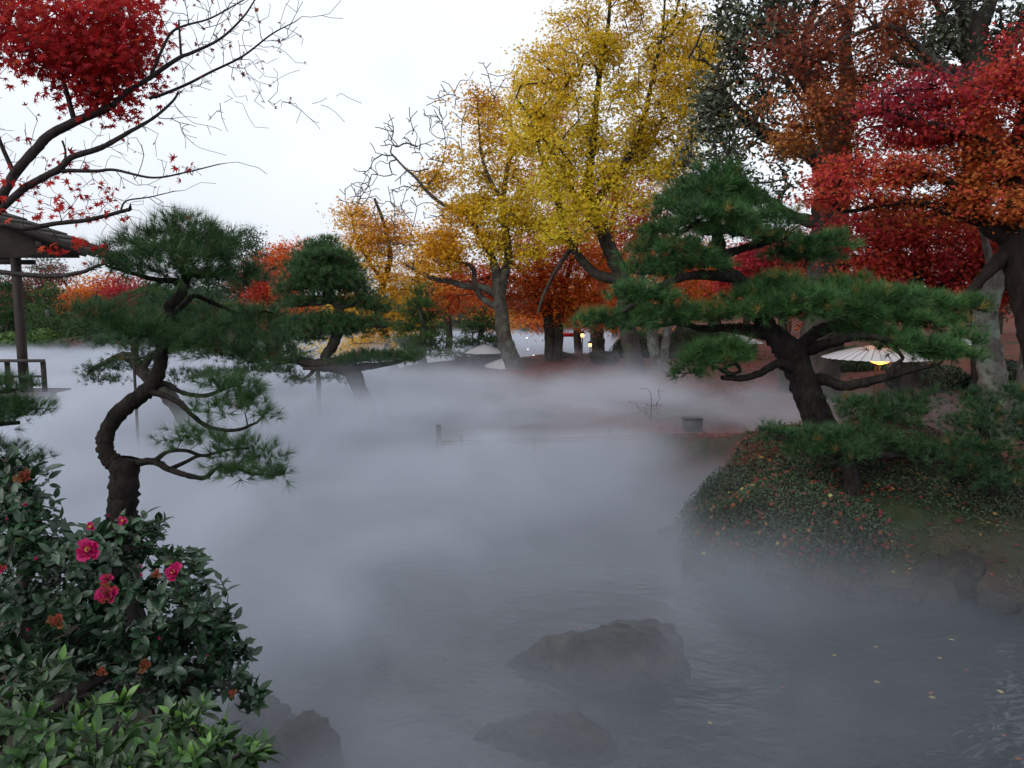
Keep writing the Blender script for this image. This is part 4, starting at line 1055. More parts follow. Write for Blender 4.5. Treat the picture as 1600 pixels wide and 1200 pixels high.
for i in range(4):                                                   # deck boards
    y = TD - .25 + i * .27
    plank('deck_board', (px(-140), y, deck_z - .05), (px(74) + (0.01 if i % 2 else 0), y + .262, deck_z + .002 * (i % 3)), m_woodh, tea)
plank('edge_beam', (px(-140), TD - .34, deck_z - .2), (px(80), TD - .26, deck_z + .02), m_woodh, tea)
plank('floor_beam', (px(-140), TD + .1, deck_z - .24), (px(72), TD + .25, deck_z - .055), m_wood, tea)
for u in (72, 44, -30, -100):
    plank('pile', (px(u) - .07, TD - .12, -.6), (px(u) + .07, TD + .02, deck_z - .056), m_wood, tea)
rt_ = P(40, 560, TD)[2]
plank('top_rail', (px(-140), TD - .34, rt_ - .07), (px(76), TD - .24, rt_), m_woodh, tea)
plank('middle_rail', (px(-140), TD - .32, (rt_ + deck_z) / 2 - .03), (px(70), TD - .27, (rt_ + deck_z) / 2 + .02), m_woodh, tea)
for u in (70, 52, 14, -25, -60):
    plank('baluster', (px(u) - .045, TD - .225 if u != 52 else TD - .32, deck_z + .01), (px(u) + .045, TD - .14 if u != 52 else TD - .25, rt_ - .075 if u != 52 else (rt_ + deck_z) / 2 - .035), m_wood, tea)
plank('lintel', (px(-140), TD - .06, 3.88), (px(60), TD + .06, 3.99), m_wood, tea)
plank('hanging_wall', (px(-140), TD - .03, 3.995), (px(24), TD + .03, 4.7), m_plaster, tea)
# roof: sheet sloping to the eave, with rafters and batten rows
E0 = P(135, 396, TD - .9); Rz = P(-20, 335, TD - .9)[2]
roof = Acc()
ex = E0[0]; ez = E0[2]
slope = (Rz - ez) / (ex - px(-20, TD - .9))
def rz(x): return ez + slope * (ex - x)
xs = np.linspace(ex, ex - 7, 15)
for i, (x0, x1) in enumerate(zip(xs[:-1], xs[1:])):                  # overlapping courses
    z0, z1 = rz(x0) , rz(x1)
    y0, y1 = TD - .9, TD + 1.0
    V = [(x0, y0, z0), (x1 - .05, y0, z1), (x1 - .05, y1, z1), (x0, y1, z0), (x0, y0, z0 + .07), (x1 - .05, y0, z1 + .05), (x1 - .05, y1, z1 + .05), (x0, y1, z0 + .07)]
    c = Acc(); c.add(V, Q=[(0, 1, 2, 3), (7, 6, 5, 4), (0, 4, 5, 1), (1, 5, 6, 2), (2, 6, 7, 3), (3, 7, 4, 0)])
    c.build('roof_course', m_roof, tea)
for i in range(4):
    y = TD - .8 + i * .55
    x1 = ex - 6.5
    c = Acc(); c.tube([(ex - .15, y, rz(ex - .15) - .07), (x1, y, rz(x1) - .07)], .045, 4); c.build('rafter', m_wood, tea)
plank('eave_beam', (ex - 1.2, TD - .85, rz(ex - 1.2) - .28), (ex - 1.05, TD + .95, rz(ex - 1.2) - .16), m_wood, tea)
gab = Acc(); gx0, gx1, gz = px(26), ex - .35, P(60, 403, TD - .6)[2]
gab.add([(gx0, TD - .62, gz), (gx1, TD - .62, gz), (gx1, TD - .62, max(gz + .01, rz(gx1) - .02)), (gx0, TD - .62, rz(gx0) - .02), (gx0, TD - .56, gz), (gx1, TD - .56, gz), (gx1, TD - .56, max(gz + .01, rz(gx1) - .02)), (gx0, TD - .56, rz(gx0) - .02)],
        Q=[(0, 1, 2, 3), (7, 6, 5, 4), (0, 4, 5, 1), (1, 5, 6, 2), (2, 6, 7, 3), (3, 7, 4, 0)])
gab.build('gable_board', m_plaster, tea)
c = Acc(); c.tube([(ex + .02, TD - .93, ez + .0), (ex - 6.9, TD - .93, rz(ex - 6.9))], .09, 4); c.build('barge_board', m_wood, tea)

# ================================================================== PAPER UMBRELLAS
m_paper, nt, b = new_mat('oiled_paper')
b.inputs['Base Color'].default_value = (0.60, 0.60, 0.62, 1); b.inputs['Roughness'].default_value = .6
tr = nt.nodes.new('ShaderNodeBsdfTranslucent'); tr.inputs['Color'].default_value = (0.72, 0.62, 0.5, 1)
mx = nt.nodes.new('ShaderNodeMixShader'); mx.inputs[0].default_value = .15
nt.links.new(b.outputs[0], mx.inputs[1]); nt.links.new(tr.outputs[0], mx.inputs[2]); nt.links.new(mx.outputs[0], nt.nodes['Material Output'].inputs['Surface'])
m_rib = surf('bamboo_rib', [(0.3, (0.05, 0.03, 0.02)), (0.7, (0.12, 0.08, 0.05))], 8, .6, 0)
m_metal = surf('dark_lamp_metal', [(0.3, (0.02, 0.02, 0.02)), (0.7, (0.04, 0.04, 0.04))], 8, .5, 0)
def glow(name, col, e):
    m, nt, b = new_mat(name)
    b.inputs['Base Color'].default_value = (*col, 1); b.inputs['Emission Color'].default_value = (*col, 1); b.inputs['Emission Strength'].default_value = e
    return m
m_lamp = glow('warm_lamp_glass', (1.0, 0.42, 0.08), 3.0)
m_lampw = glow('white_lamp_glass', (1.0, 0.93, 0.75), 3.0)
m_lampo = glow('amber_lamp_glass', (1.0, 0.40, 0.10), 4.0)

def umbrella(label, apex, R_, drop, lean=(0, 0), nrib=36, cap_col=None, group='open white paper umbrellas in the garden'):
    ax, ay, az = apex
    foot = float(ground_h(ax + lean[0], ay + lean[1]))
    root = empty('paper_umbrella', (ax + lean[0], ay + lean[1], foot), label, 'umbrella', group)
    tilt = Matrix.Rotation(math.atan2(math.hypot(*lean), az - foot), 3, Vector((lean[1], -lean[0], 0)) if any(lean) else Vector((1, 0, 0)))
    def W(x, y, z):
        q = tilt @ Vector((x, y, z)); return (ax + q.x, ay + q.y, az + q.z)
    c = Acc(); V = []; n = nrib
    prof = [(0.03, 0.0), (0.34, 0.27), (0.68, 0.60), (1.0, 1.0)]
    for r, dz in prof:
        for i in range(n * 2):
            a = math.pi * i / n
            rr = r * R_ * (1.0 if i % 2 == 0 else 0.985)
            V.append(W(rr * math.cos(a), rr * math.sin(a), -dz * drop - (0.012 * R_ * r if i % 2 else 0)))
    m2 = n * 2; Q = []
    for k in range(3):
        for i in range(m2): Q.append((k * m2 + i, (k + 1) * m2 + i, (k + 1) * m2 + (i + 1) % m2, k * m2 + (i + 1) % m2))
    c.add(V, Q=Q)
    c.build('canopy', m_paper, root)
    for i in range(n):
        a = math.pi * 2 * i / n
        r_ = Acc(); r_.tube([W(q[0] * R_ * math.cos(a), q[0] * R_ * math.sin(a), -q[1] * drop + .006) for q in prof], .0025 + R_ * .0008, 3, True)
        r_.build('rib', m_rib, root)
    c = Acc(); c.tube([W(0, 0, 0.05), (ax + lean[0], ay + lean[1], foot - .1)], .02, 8); c.build('pole', m_rib, root)
    c = Acc(); c.tube([W(0, 0, -.03), W(0, 0, .03), W(0, 0, .06)], [.07, .06, .02], 10); c.build('top_cap', m_rib, root)
    c = Acc(); c.tube([W(0, 0, -drop * 1.25), W(0, 0, -drop * 1.25 - .06)], [.05, .05], 10); c.build('hub', m_rib, root)
    for i in range(0, n, 3):
        a = math.pi * 2 * i / n
        r_ = Acc(); r_.tube([W(.04 * math.cos(a), .04 * math.sin(a), -drop * 1.28), W(.55 * R_ * math.cos(a), .55 * R_ * math.sin(a), -.5 * drop)], .005, 3); r_.build('stretcher', m_rib, root)
    return root

UD = 13.2
ap = P(1370, 537, UD)
umbrella('white paper umbrella with a lit lamp under it, right of the large pine trunk', ap, .88, .24)
lx, ly, lz = ap[0] + .01, ap[1] - .12, ap[2] - .29
lamp = empty('umbrella_lamp', (lx, ly, float(ground_h(lx, ly))), 'glowing amber dish lamp on a slender stand under the largest paper umbrella', 'lamp')
c = Acc(); c.tube([(lx, ly, lz + .07), (lx, ly, lz + .02), (lx, ly, lz - .03), (lx, ly, lz - .06)], [.22, .20, .12, .03], 20); c.build('lamp_shade', m_lamp, lamp, True)
c = Acc(); c.tube([(lx, ly, lz - .055), (lx, ly, float(ground_h(lx, ly)) - .1)], .014, 6); c.build('stand', m_rib, lamp)
pl = bpy.data.lights.new('umbrella_lamp_light', 'POINT'); pl.energy = 7; pl.color = (1, .55, .2); pl.shadow_soft_size = .12
plo = bpy.data.objects.new('umbrella_lamp_light', pl); COL.objects.link(plo); plo.parent = lamp; plo.location = (0, 0, lz + .16 - lamp.location[2])

umbrella('upright white paper umbrella beside the dark standing stones', P(757, 537, 27.5), .72, .32)
umbrella('second white paper umbrella low on the ground, half behind the leaning maple trunk', P(789, 558, 26.9), .92, .40)
umbrella('pinkish white paper umbrella seen through the gap left of the large pine trunk', P(1152, 522, 29), .95, .32)
umbrella('white paper umbrella peeping out just right of the large pine limb fork', P(1222, 519, 24), .62, .26)
umbrella('small white paper umbrella under the right tiers of the large pine', P(1490, 524, 21), .6, .22)

# stones and frame beside the umbrellas
m_stone = surf('mossy_stone', [(0.25, (0.045, 0.043, 0.040)), (0.55, (0.11, 0.105, 0.10)), (0.8, (0.19, 0.18, 0.17))], 2.5, .85, .8, 14, .04)
m_old_ = surf('wet_dark_stone', [(0.25, (0.010, 0.010, 0.009)), (0.5, (0.026, 0.024, 0.020)), (0.65, (0.050, 0.040, 0.030)), (0.8, (0.045, 0.055, 0.028))], 3.2, .6, .8, 12, .05, spec=.4)
import bmesh
def rock_mat(name, dark, mid, lichen):
    m, nt, b = new_mat(name)
    v = coords(nt)
    f = noise(nt, 3.0, 10, .68, v, .5)
    r = ramp(nt, [(0.30, dark), (0.55, mid), (0.72, tuple(c * 1.7 for c in mid))], f)
    lf = ramp(nt, [(0.56, (0, 0, 0)), (0.63, (1, 1, 1))], noise(nt, 5.5, 7, .7, v, .3))
    mx = nt.nodes.new('ShaderNodeMixRGB'); nt.links.new(lf.outputs[0], mx.inputs[0]); nt.links.new(r.outputs[0], mx.inputs[1]); mx.inputs[2].default_value = (*lichen, 1)
    vo = nt.nodes.new('ShaderNodeTexVoronoi'); vo.feature = 'DISTANCE_TO_EDGE'; vo.inputs['Scale'].default_value = 2.6
    nw = nt.nodes.new('ShaderNodeVectorMath'); nw.operation = 'ADD'
    nc = nt.nodes.new('ShaderNodeTexNoise'); nc.inputs['Scale'].default_value = 3; nt.links.new(v, nc.inputs['Vector'])
    nt.links.new(v, nw.inputs[0]); nt.links.new(nc.outputs['Color'], nw.inputs[1]); nt.links.new(nw.outputs[0], vo.inputs['Vector'])
    cr = ramp(nt, [(0.0, (0, 0, 0)), (0.05, (1, 1, 1))], vo.outputs['Distance'])
    g = nt.nodes.new('ShaderNodeNewGeometry'); sp_ = nt.nodes.new('ShaderNodeSeparateXYZ'); nt.links.new(g.outputs['Position'], sp_.inputs[0])
    wet = nt.nodes.new('ShaderNodeMapRange'); wet.inputs[1].default_value = .04; wet.inputs[2].default_value = .11; wet.inputs[3].default_value = .35; wet.inputs[4].default_value = 1
    nt.links.new(sp_.outputs[2], wet.inputs[0])
    m3 = nt.nodes.new('ShaderNodeMixRGB'); m3.blend_type = 'MULTIPLY'; m3.inputs[0].default_value = 1
    nt.links.new(mx.outputs[0], m3.inputs[1]); nt.links.new(wet.outputs[0], m3.inputs[2])
    nt.links.new(m3.outputs[0], b.inputs['Base Color'])
    b.inputs['Roughness'].default_value = .75; b.inputs['Specular IOR Level'].default_value = .3
    hh = nt.nodes.new('ShaderNodeMath'); hh.operation = 'MULTIPLY_ADD'; hh.inputs[1].default_value = .2
    nt.links.new(cr.outputs[0], hh.inputs[0]); nt.links.new(noise(nt, 9, 9, .7, v), hh.inputs[2])
    bump(nt, b, hh.outputs[0], .9, .05)
    return m
m_dstone = rock_mat('wet_dark_stone', (.007, .007, .006), (.030, .026, .022), (.050, .052, .030))
def boulder(name, label, c, r, mat, seed=0, rough=.22, group=None, flat=0.0, cat='rock', sub=5, rz_=0.0):
    bm = bmesh.new(); bmesh.ops.create_icosphere(bm, subdivisions=sub, radius=1)
    V = np.array([v.co[:] for v in bm.verts])
    q = V + seed * 3.7
    f = 1 + rough * wob(q, 1.1) + rough * .35 * wob(q * 1.0 + 9, 3.1) + rough * .14 * wob(q + 4, 8)
    n = np.random.default_rng(seed)
    for k in range(7):                                          # broken faces
        d_ = n.standard_normal(3); d_ /= np.linalg.norm(d_); lim = n.uniform(.62, .85)
        s_ = V @ d_ * f; over = s_ > lim
        f = np.where(over, f * (lim + (s_ - lim) * .22) / np.where(over, s_, 1), f)
    V = V * (f * (1 + .030 * wob(q * 1.0 + 2, 17) + .018 * wob(q + 5, 34)))[:, None] * np.array(r)
    ca, sa = math.cos(rz_), math.sin(rz_)
    V = V @ np.array([[ca, sa, 0], [-sa, ca, 0], [0, 0, 1]])
    T = np.array([[v.index for v in f_.verts] for f_ in bm.faces]); bm.free()
    o = put(name, np_mesh(name, V, [T], [mat], True), None, tuple(c))
    return props(o, label, cat, group)
def on(u, v, d, sink=0): 
    p = P(u, v, d); return (p[0], p[1], float(ground_h(p[0], p[1])) - sink)
def stone_px(label, u, vtop, vbase, half, d, mat, seed, group=None, depth=.8, cat='rock'):
    t_, b_ = P(u, vtop, d), P(u, vbase, d)
    h = t_[2] - b_[2]
    return boulder('stone', label, (t_[0], d, b_[2] + h * .35), (half * M(d), half * M(d) * depth, h * .72), mat, seed, group=group, cat=cat, sub=4)
G3 = 'dark stones beside the umbrellas'
stone_px('tall jagged stone nearest the layered green pine, left of the upright umbrella', 722, 555, 600, 17, 27.4, m_dstone, 3, G3)
stone_px('broad blunt stone in the mist in front of the umbrella pole', 746, 568, 604, 20, 26.4, m_dstone, 5, G3)
stone_px('dark rock mass under the upright paper umbrella', 772, 556, 600, 24, 28.2, m_dstone, 8, G3)
fr = empty('timber_frame', on(735, 590, 27.9), 'small dark timber well frame under the upright paper umbrella', 'well frame')
for a_, b_ in (((712, 592), (728, 556)), ((740, 592), (730, 556)), ((752, 592), (762, 552)), ((722, 566), (770, 566)), ((716, 576), (748, 576))):
    bar('beam', P(*a_, 27.9), P(*b_, 27.9), .035, m_wood, fr)

# ================================================================== LAMPS
def post_lamp(label, u, v, d, r, mat, group, body=True):
    p = P(u, v, d); g = float(ground_h(p[0], p[1]))
    root = empty('garden_lamp', (p[0], p[1], g), label, 'lamp', group)
    c = Acc(); c.tube([(p[0], p[1], p[2] - r), (p[0], p[1], p[2] - r * .6), (p[0], p[1], p[2] + r * .6), (p[0], p[1], p[2] + r)], [r * .5, r, r, r * .5], 10); c.build('bulb', mat, root, True)
    c = Acc(); c.tube([(p[0], p[1], p[2] - r), (p[0], p[1], g - .1)], r * .35, 6); c.build('post', m_metal, root)
    if body:
        c = Acc(); c.tube([(p[0], p[1], p[2] + r), (p[0], p[1], p[2] + r * 1.8), (p[0], p[1], p[2] + r * 2.6)], [r * 1.8, r * 1.2, r * .2], 8); c.build('lamp_roof', m_metal, root)
post_lamp('larger glowing amber lamp above the stone lantern near the water', 910, 524, 30.5, .07, m_lampo, 'amber garden lamps')
post_lamp('amber lit lantern on a dark post before the stout maple trunk', 922, 539, 28, .06, m_lampo, 'amber garden lamps')
post_lamp('tiny amber lamp glimpsed between left pads of the large pine', 1027, 491, 30, .05, m_lampo, 'amber garden lamps')
for lab, u, v, d in (('topmost of the three small white lamps right of the leaning maple', 823, 528, 48), ('middle of the three small white lamps over the far water', 825, 546, 40), ('lowest of the three small white lamps by the far water edge', 834, 556, 34),
                     ('single white lamp low on the mist behind the crooked pine trunk', 273, 604, 17)):
    post_lamp(lab, u, v, d, .035 if d > 20 else .015, m_lampw, 'small white lamps over the water', False)

# red felt bench by the far water
m_red = surf('red_felt', [(0.3, (0.45, 0.01, 0.03)), (0.7, (0.6, 0.02, 0.05))], 10, .9, 0)
p = P(888, 522, 38)
be = empty('bench', (p[0], p[1], float(ground_h(p[0], p[1]))), 'small bright red felt covered bench beyond the water', 'bench')
c = Acc(); c.box((p[0] - .6, p[1] - .3, p[2] - .12), (p[0] + .6, p[1] + .3, p[2] + .05)); c.build('seat', m_red, be)
for sx_ in (-.5, .5):
    for sy_ in (-.22, .22):
        c = Acc(); c.box((p[0] + sx_ - .03, p[1] + sy_ - .03, float(ground_h(p[0], p[1])) - .05), (p[0] + sx_ + .03, p[1] + sy_ + .03, p[2] - .125)); c.build('leg', m_wood, be)

# stone lantern foot and low dark boulders on the peninsula
stone_px('low dark boulder at the foot of the lantern post', 945, 548, 568, 26, 27.5, m_dstone, 12)
stone_px('small dark rock on the back shore of the peninsula', 884, 550, 560, 16, 31, m_dstone, 13)

# ================================================================== BAMBOO EDGING RAILS AND POSTS IN THE MIST
m_bam = surf('old_bamboo', [(0.3, (0.07, 0.055, 0.04)), (0.7, (0.16, 0.13, 0.10))], 8, .6, .3, 40, .004)
FD = 12.9
fence = empty('bamboo_fence', on(940, 690, FD), 'low bamboo rail fence on short stakes running through the mist', 'fence')
fx = [(690, 690), (800, 687), (930, 683), (1088, 677)]
for k, dz in enumerate((0, -.05)):
    c = Acc(); c.tube([P(u, v + k * 4, FD) for u, v in fx], .015, 6, jit=.05); c.build('rail', m_bam, fence, True)
for u in (720, 835, 953, 1060):
    a_ = P(u, 681 if u != 953 else 670, FD); g = float(ground_h(a_[0], a_[1]))
    bar('stake', (a_[0], a_[1] + .03, min(g, 0) - .3 if g < 0 else g - .2), (a_[0], a_[1] + .03, a_[2]), .022, m_bam, fence, 6)
fence2 = empty('bamboo_fence', on(1200, 690, 12.2), 'second low bamboo rail fence running right from the mist to behind the low pine', 'fence')
c = Acc(); c.tube([P(1090, 690, 12.6), P(1200, 684, 12.2), P(1320, 668, 12), P(1440, 658, 11.6), P(1600, 648, 11.2)], .020, 6, jit=.05); c.build('rail', m_bam, fence2, True)
for u, v, d in ((1120, 681, 12.5), (1150, 679, 12.4), (1290, 665, 12), (1400, 655, 11.7), (1520, 648, 11.4)):
    a_ = P(u, v, d); bar('stake', (a_[0], a_[1] + .03, float(ground_h(a_[0], a_[1])) - .2), (a_[0], a_[1] + .03, a_[2]), .018, m_bam, fence2, 6)

def box_post(label, u, v0, v1, half, d, cat, boxed=True):
    a_, b_ = P(u, v0, d), P(u, v1, d); g = min(float(ground_h(a_[0], d)), b_[2] - .2) - .2
    root = empty('light_box' if boxed else 'stake_post', (a_[0], d, g), label, cat)
    w_ = half * M(d)
    c = Acc(); c.box((a_[0] - w_, d - w_ * .7, b_[2]), (a_[0] + w_, d + w_ * .7, a_[2])); c.build('housing' if boxed else 'post', m_metal if boxed else m_wood, root)
    if boxed:
        c = Acc(); c.box((a_[0] - w_ * .8, d - w_ * .78, b_[2] + .03), (a_[0] + w_ * .8, d - w_ * .71, a_[2] - .03)); c.build('front_panel', m_metal, root)
        c = Acc(); c.box((a_[0] - w_ * 1.08, d - w_ * .8, a_[2] + .001), (a_[0] + w_ * 1.08, d + w_ * .8, a_[2] + .018)); c.build('lid', m_metal, root)
        c = Acc(); c.tube([(a_[0], d, b_[2] - .001), (a_[0], d, g)], .02, 6); c.build('post', m_metal, root)
box_post('dark boxy floodlight at the right end of the bamboo rail in the mist', 1082, 654, 678, 14, 13.7, 'floodlight')
box_post('short square wooden post faint in the mist at the left end of the bamboo rail', 685, 664, 720, 4, 13.4, 'post', False)
# wooden supports propping the pine limbs
for lab, u, v0, v1, d, r in (('wooden prop standing in the mist under the domed pine limb', 497, 580, 700, 15.4, .045), ('thin prop under the far left limb of the leaning pine', 209, 562, 650, 13.3, .025)):
    a_, b_ = P(u, v0, d), P(u, v1, d)
    root = empty('prop_post', (a_[0], d, -.6), lab, 'prop')
    bar('post', (a_[0], d, -.6), (a_[0], d, a_[2]), r, m_wood, root, 8)
    bar('crosspiece', (a_[0] - .3 if d > 15 else a_[0] - .15, d, a_[2] + r + .005), (a_[0] + .3 if d > 15 else a_[0] + .15, d, a_[2] + r + .005), r * .7, m_wood, root, 6)

# ================================================================== CLIPPED SHRUBS
def shrub(name, label, c, r, mat, n, size, tmpl=LF_OVAL, tone=.5, group=None, cat='shrub', lumpy=.10, body=(.02, .022, .014)):
    """Clipped dome: dark twiggy core and a skin of small leaves several layers deep."""
    bm = bmesh.new(); bmesh.ops.create_icosphere(bm, subdivisions=4, radius=1)
    V = np.array([v.co[:] for v in bm.verts]); T = np.array([[v.index for v in f_.verts] for f_ in bm.faces]); bm.free()
    c = np.array(c, float); r = np.array(r, float)
    root = empty(name, (c[0], c[1], c[2]), label, cat, group)
    def surfp(q): return q * (1 + lumpy * wob(q * r + c, 1.6) + lumpy * .35 * wob(q * r + c, 5))[:, None] * r
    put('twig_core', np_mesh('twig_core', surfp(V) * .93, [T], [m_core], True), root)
    q = rng.standard_normal((n, 3)); q[:, 2] = np.where(q[:, 2] < -.25, -q[:, 2], q[:, 2]); q /= np.linalg.norm(q, axis=1)[:, None]
    p = surfp(q) * rng.uniform(.93, 1.02, (n, 1))
    R = rot_from(q + rng.standard_normal((n, 3)) * .7, rng.uniform(0, 6.28, n))
    tn = tone + .16 * wob(p + c, 2.0) + .15 * rng.standard_normal(n)
    Vv, F, A = scatter(tmpl, p, R, size * rng.uniform(.7, 1.3, n), tn)
    put('foliage', np_mesh('foliage', Vv, [F], [mat], False, {'tone': A}), root)
    return root, surfp
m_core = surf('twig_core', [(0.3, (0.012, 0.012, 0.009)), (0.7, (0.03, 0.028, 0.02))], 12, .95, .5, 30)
ML_AZ = leaf_mat('azalea_leaf', [(0.0, (0.022, 0.030, 0.018)), (0.45, (0.038, 0.060, 0.030)), (0.8, (0.055, 0.085, 0.036)), (1.0, (0.12, 0.035, 0.025))], .12, .55, .3)
ML_AZR = leaf_mat('reddened_azalea_leaf', [(0.0, (0.030, 0.022, 0.020)), (0.45, (0.075, 0.032, 0.026)), (0.8, (0.13, 0.045, 0.03)), (1.0, (0.15, 0.10, 0.03))], .12, .55, .3)
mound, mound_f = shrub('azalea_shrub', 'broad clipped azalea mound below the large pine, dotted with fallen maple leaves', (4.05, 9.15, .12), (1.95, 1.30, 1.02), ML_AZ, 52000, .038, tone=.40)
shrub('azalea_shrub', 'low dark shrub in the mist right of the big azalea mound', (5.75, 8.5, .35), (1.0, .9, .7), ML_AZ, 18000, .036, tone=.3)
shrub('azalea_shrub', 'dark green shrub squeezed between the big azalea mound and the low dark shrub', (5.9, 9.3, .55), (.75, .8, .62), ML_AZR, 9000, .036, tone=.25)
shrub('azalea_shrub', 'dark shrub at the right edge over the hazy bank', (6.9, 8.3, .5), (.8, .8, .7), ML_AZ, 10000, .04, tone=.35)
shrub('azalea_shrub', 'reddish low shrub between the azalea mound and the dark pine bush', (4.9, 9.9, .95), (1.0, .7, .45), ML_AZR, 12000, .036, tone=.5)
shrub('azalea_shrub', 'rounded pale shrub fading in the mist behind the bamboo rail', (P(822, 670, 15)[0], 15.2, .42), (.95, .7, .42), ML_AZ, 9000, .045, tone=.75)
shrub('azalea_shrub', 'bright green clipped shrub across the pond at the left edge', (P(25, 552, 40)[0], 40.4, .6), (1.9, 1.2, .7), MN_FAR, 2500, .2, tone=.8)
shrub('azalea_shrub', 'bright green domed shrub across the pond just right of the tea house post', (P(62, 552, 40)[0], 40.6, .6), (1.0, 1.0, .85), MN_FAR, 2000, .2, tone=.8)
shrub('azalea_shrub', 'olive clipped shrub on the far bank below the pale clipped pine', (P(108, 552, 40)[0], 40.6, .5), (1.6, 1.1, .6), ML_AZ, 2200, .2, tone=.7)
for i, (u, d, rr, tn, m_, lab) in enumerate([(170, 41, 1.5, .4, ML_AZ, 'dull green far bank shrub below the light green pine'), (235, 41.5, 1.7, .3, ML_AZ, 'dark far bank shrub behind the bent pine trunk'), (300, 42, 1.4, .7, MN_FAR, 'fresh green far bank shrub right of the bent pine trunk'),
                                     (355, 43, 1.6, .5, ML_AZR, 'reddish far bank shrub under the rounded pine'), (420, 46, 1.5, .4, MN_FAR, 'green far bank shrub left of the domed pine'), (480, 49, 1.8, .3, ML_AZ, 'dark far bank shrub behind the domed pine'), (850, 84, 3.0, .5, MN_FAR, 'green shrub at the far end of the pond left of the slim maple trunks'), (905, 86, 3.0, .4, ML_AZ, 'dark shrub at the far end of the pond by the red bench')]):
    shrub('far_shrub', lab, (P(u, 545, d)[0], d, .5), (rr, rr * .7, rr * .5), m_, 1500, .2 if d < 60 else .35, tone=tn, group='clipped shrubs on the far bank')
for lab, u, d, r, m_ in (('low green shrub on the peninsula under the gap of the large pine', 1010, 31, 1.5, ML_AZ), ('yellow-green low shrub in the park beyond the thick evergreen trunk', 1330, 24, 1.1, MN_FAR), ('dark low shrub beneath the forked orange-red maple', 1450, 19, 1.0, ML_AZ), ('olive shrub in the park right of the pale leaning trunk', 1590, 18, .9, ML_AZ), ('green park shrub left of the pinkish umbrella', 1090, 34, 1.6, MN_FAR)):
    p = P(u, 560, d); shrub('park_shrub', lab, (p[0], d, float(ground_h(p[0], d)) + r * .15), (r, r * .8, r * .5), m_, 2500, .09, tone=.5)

# bare shrub in the mist before the rail
bs = Skeleton(); bb = P(1015, 700, 14.4); bb[2] = float(ground_h(bb[0], bb[1]))
bs.limb([(*bb, .012), (bb[0] + .02, bb[1], bb[2] + .3, .008), (bb[0], bb[1], bb[2] + .55, .006)], 4)
tp, _ = crown_tips([(1012, 632, 30, 26, 0, .25, 34, 0)], 14.4, .1, 2)
bs.grow(tp, .09, .0035, .5, .22)
root = empty('bare_shrub', bb, 'leafless little shrub standing in the mist behind the bamboo rail', 'shrub'); bs.build(root, MB_TWIG)
V, F, A = scatter(LF_OVAL, tp, rot_from(rng.standard_normal((len(tp), 3)), rng.uniform(0, 6, len(tp))), .05, rng.uniform(0, .5, len(tp)))
put('dry_leaves', np_mesh('dry_leaves', V - bb, [F], [ML_BRN], False, {'tone': A}), root)

# ================================================================== ROCKS AT THE WATER
boulder('rock', 'large wet boulder rising from the pond at the bottom centre', (.70, 6.15, -.21), (.80, .62, .50), m_dstone, 21, .16, rz_=.2)
boulder('rock', 'lower flat boulder in front of the large wet boulder', (.32, 4.95, -.18), (.52, .42, .36), m_dstone, 22, .15)
boulder('rock', 'brownish boulder beside the azalea leaves at the bottom edge', (-1.40, 4.72, -.06), (.36, .32, .32), m_dstone, 23, .18)
boulder('rock', 'small boulder behind the azalea at the water edge', (-1.75, 5.0, -.06), (.3, .3, .34), m_dstone, 24, .18)
for i, (x, y, r, h, lab) in enumerate([(4.75, 7.9, .46, .36, 'rock at the foot of the bank right of the azalea mound'), (5.5, 7.35, .42, .40, 'rock in the haze near the right edge of the picture'), (4.30, 7.55, .26, .16, 'small rock at the water edge right of the azalea mound'),
                                       (6.1, 7.0, .45, .45, 'rock cut by the right edge of the picture'), (2.15, 8.3, .24, .14, 'small rock at the left foot of the azalea mound'), (3.2, 7.75, .25, .18, 'half sunken rock before the azalea mound')]):
    boulder('rock', lab, (x, y, .02), (r, r * .8, h), m_dstone, 30 + i, .18, sub=4)

# ================================================================== FALLEN LEAVES
def litter(name, label, P_, nrm, size, tone, mat, tmpl=LF_STAR5):
    n = len(P_)
    R = rot_from(nrm + rng.standard_normal((n, 3)) * .22, rng.uniform(0, 6.28, n))
    V, F, A = scatter(tmpl, P_, R, size * rng.uniform(.7, 1.25, n), tone)
    return props(put(name, np_mesh(name, V, [F], [mat], False, {'tone': A})), label, None, None, 'stuff')
ML_LIT = leaf_mat('fallen_leaf', [(0.0, (0.08, 0.014, 0.013)), (0.4, (0.16, 0.028, 0.020)), (0.7, (0.20, 0.07, 0.028)), (0.9, (0.28, 0.20, 0.06)), (1.0, (0.36, 0.33, 0.11))], .15, .7)
n = 30000
X = rng.uniform(-4, 13, n); Y = 8.5 + (33 - 8.5) * rng.uniform(0, 1, n) ** 1.3
Z = ground_h(X, Y); ok = (Z > .12) & (wob(np.stack([X, Y, X * 0], 1), .6) + .6 * rng.standard_normal(n) > -.5)
pp = np.stack([X, Y, Z + .012 + .012 * rng.uniform(0, 1, n)], 1)[ok]
litter('fallen_leaves', 'red and brown maple leaves strewn over the ground under the trees', pp, np.tile((0, 0, 1.0), (len(pp), 1)), .085, np.clip(rng.beta(1.6, 2.6, len(pp)), 0, 1), ML_LIT)
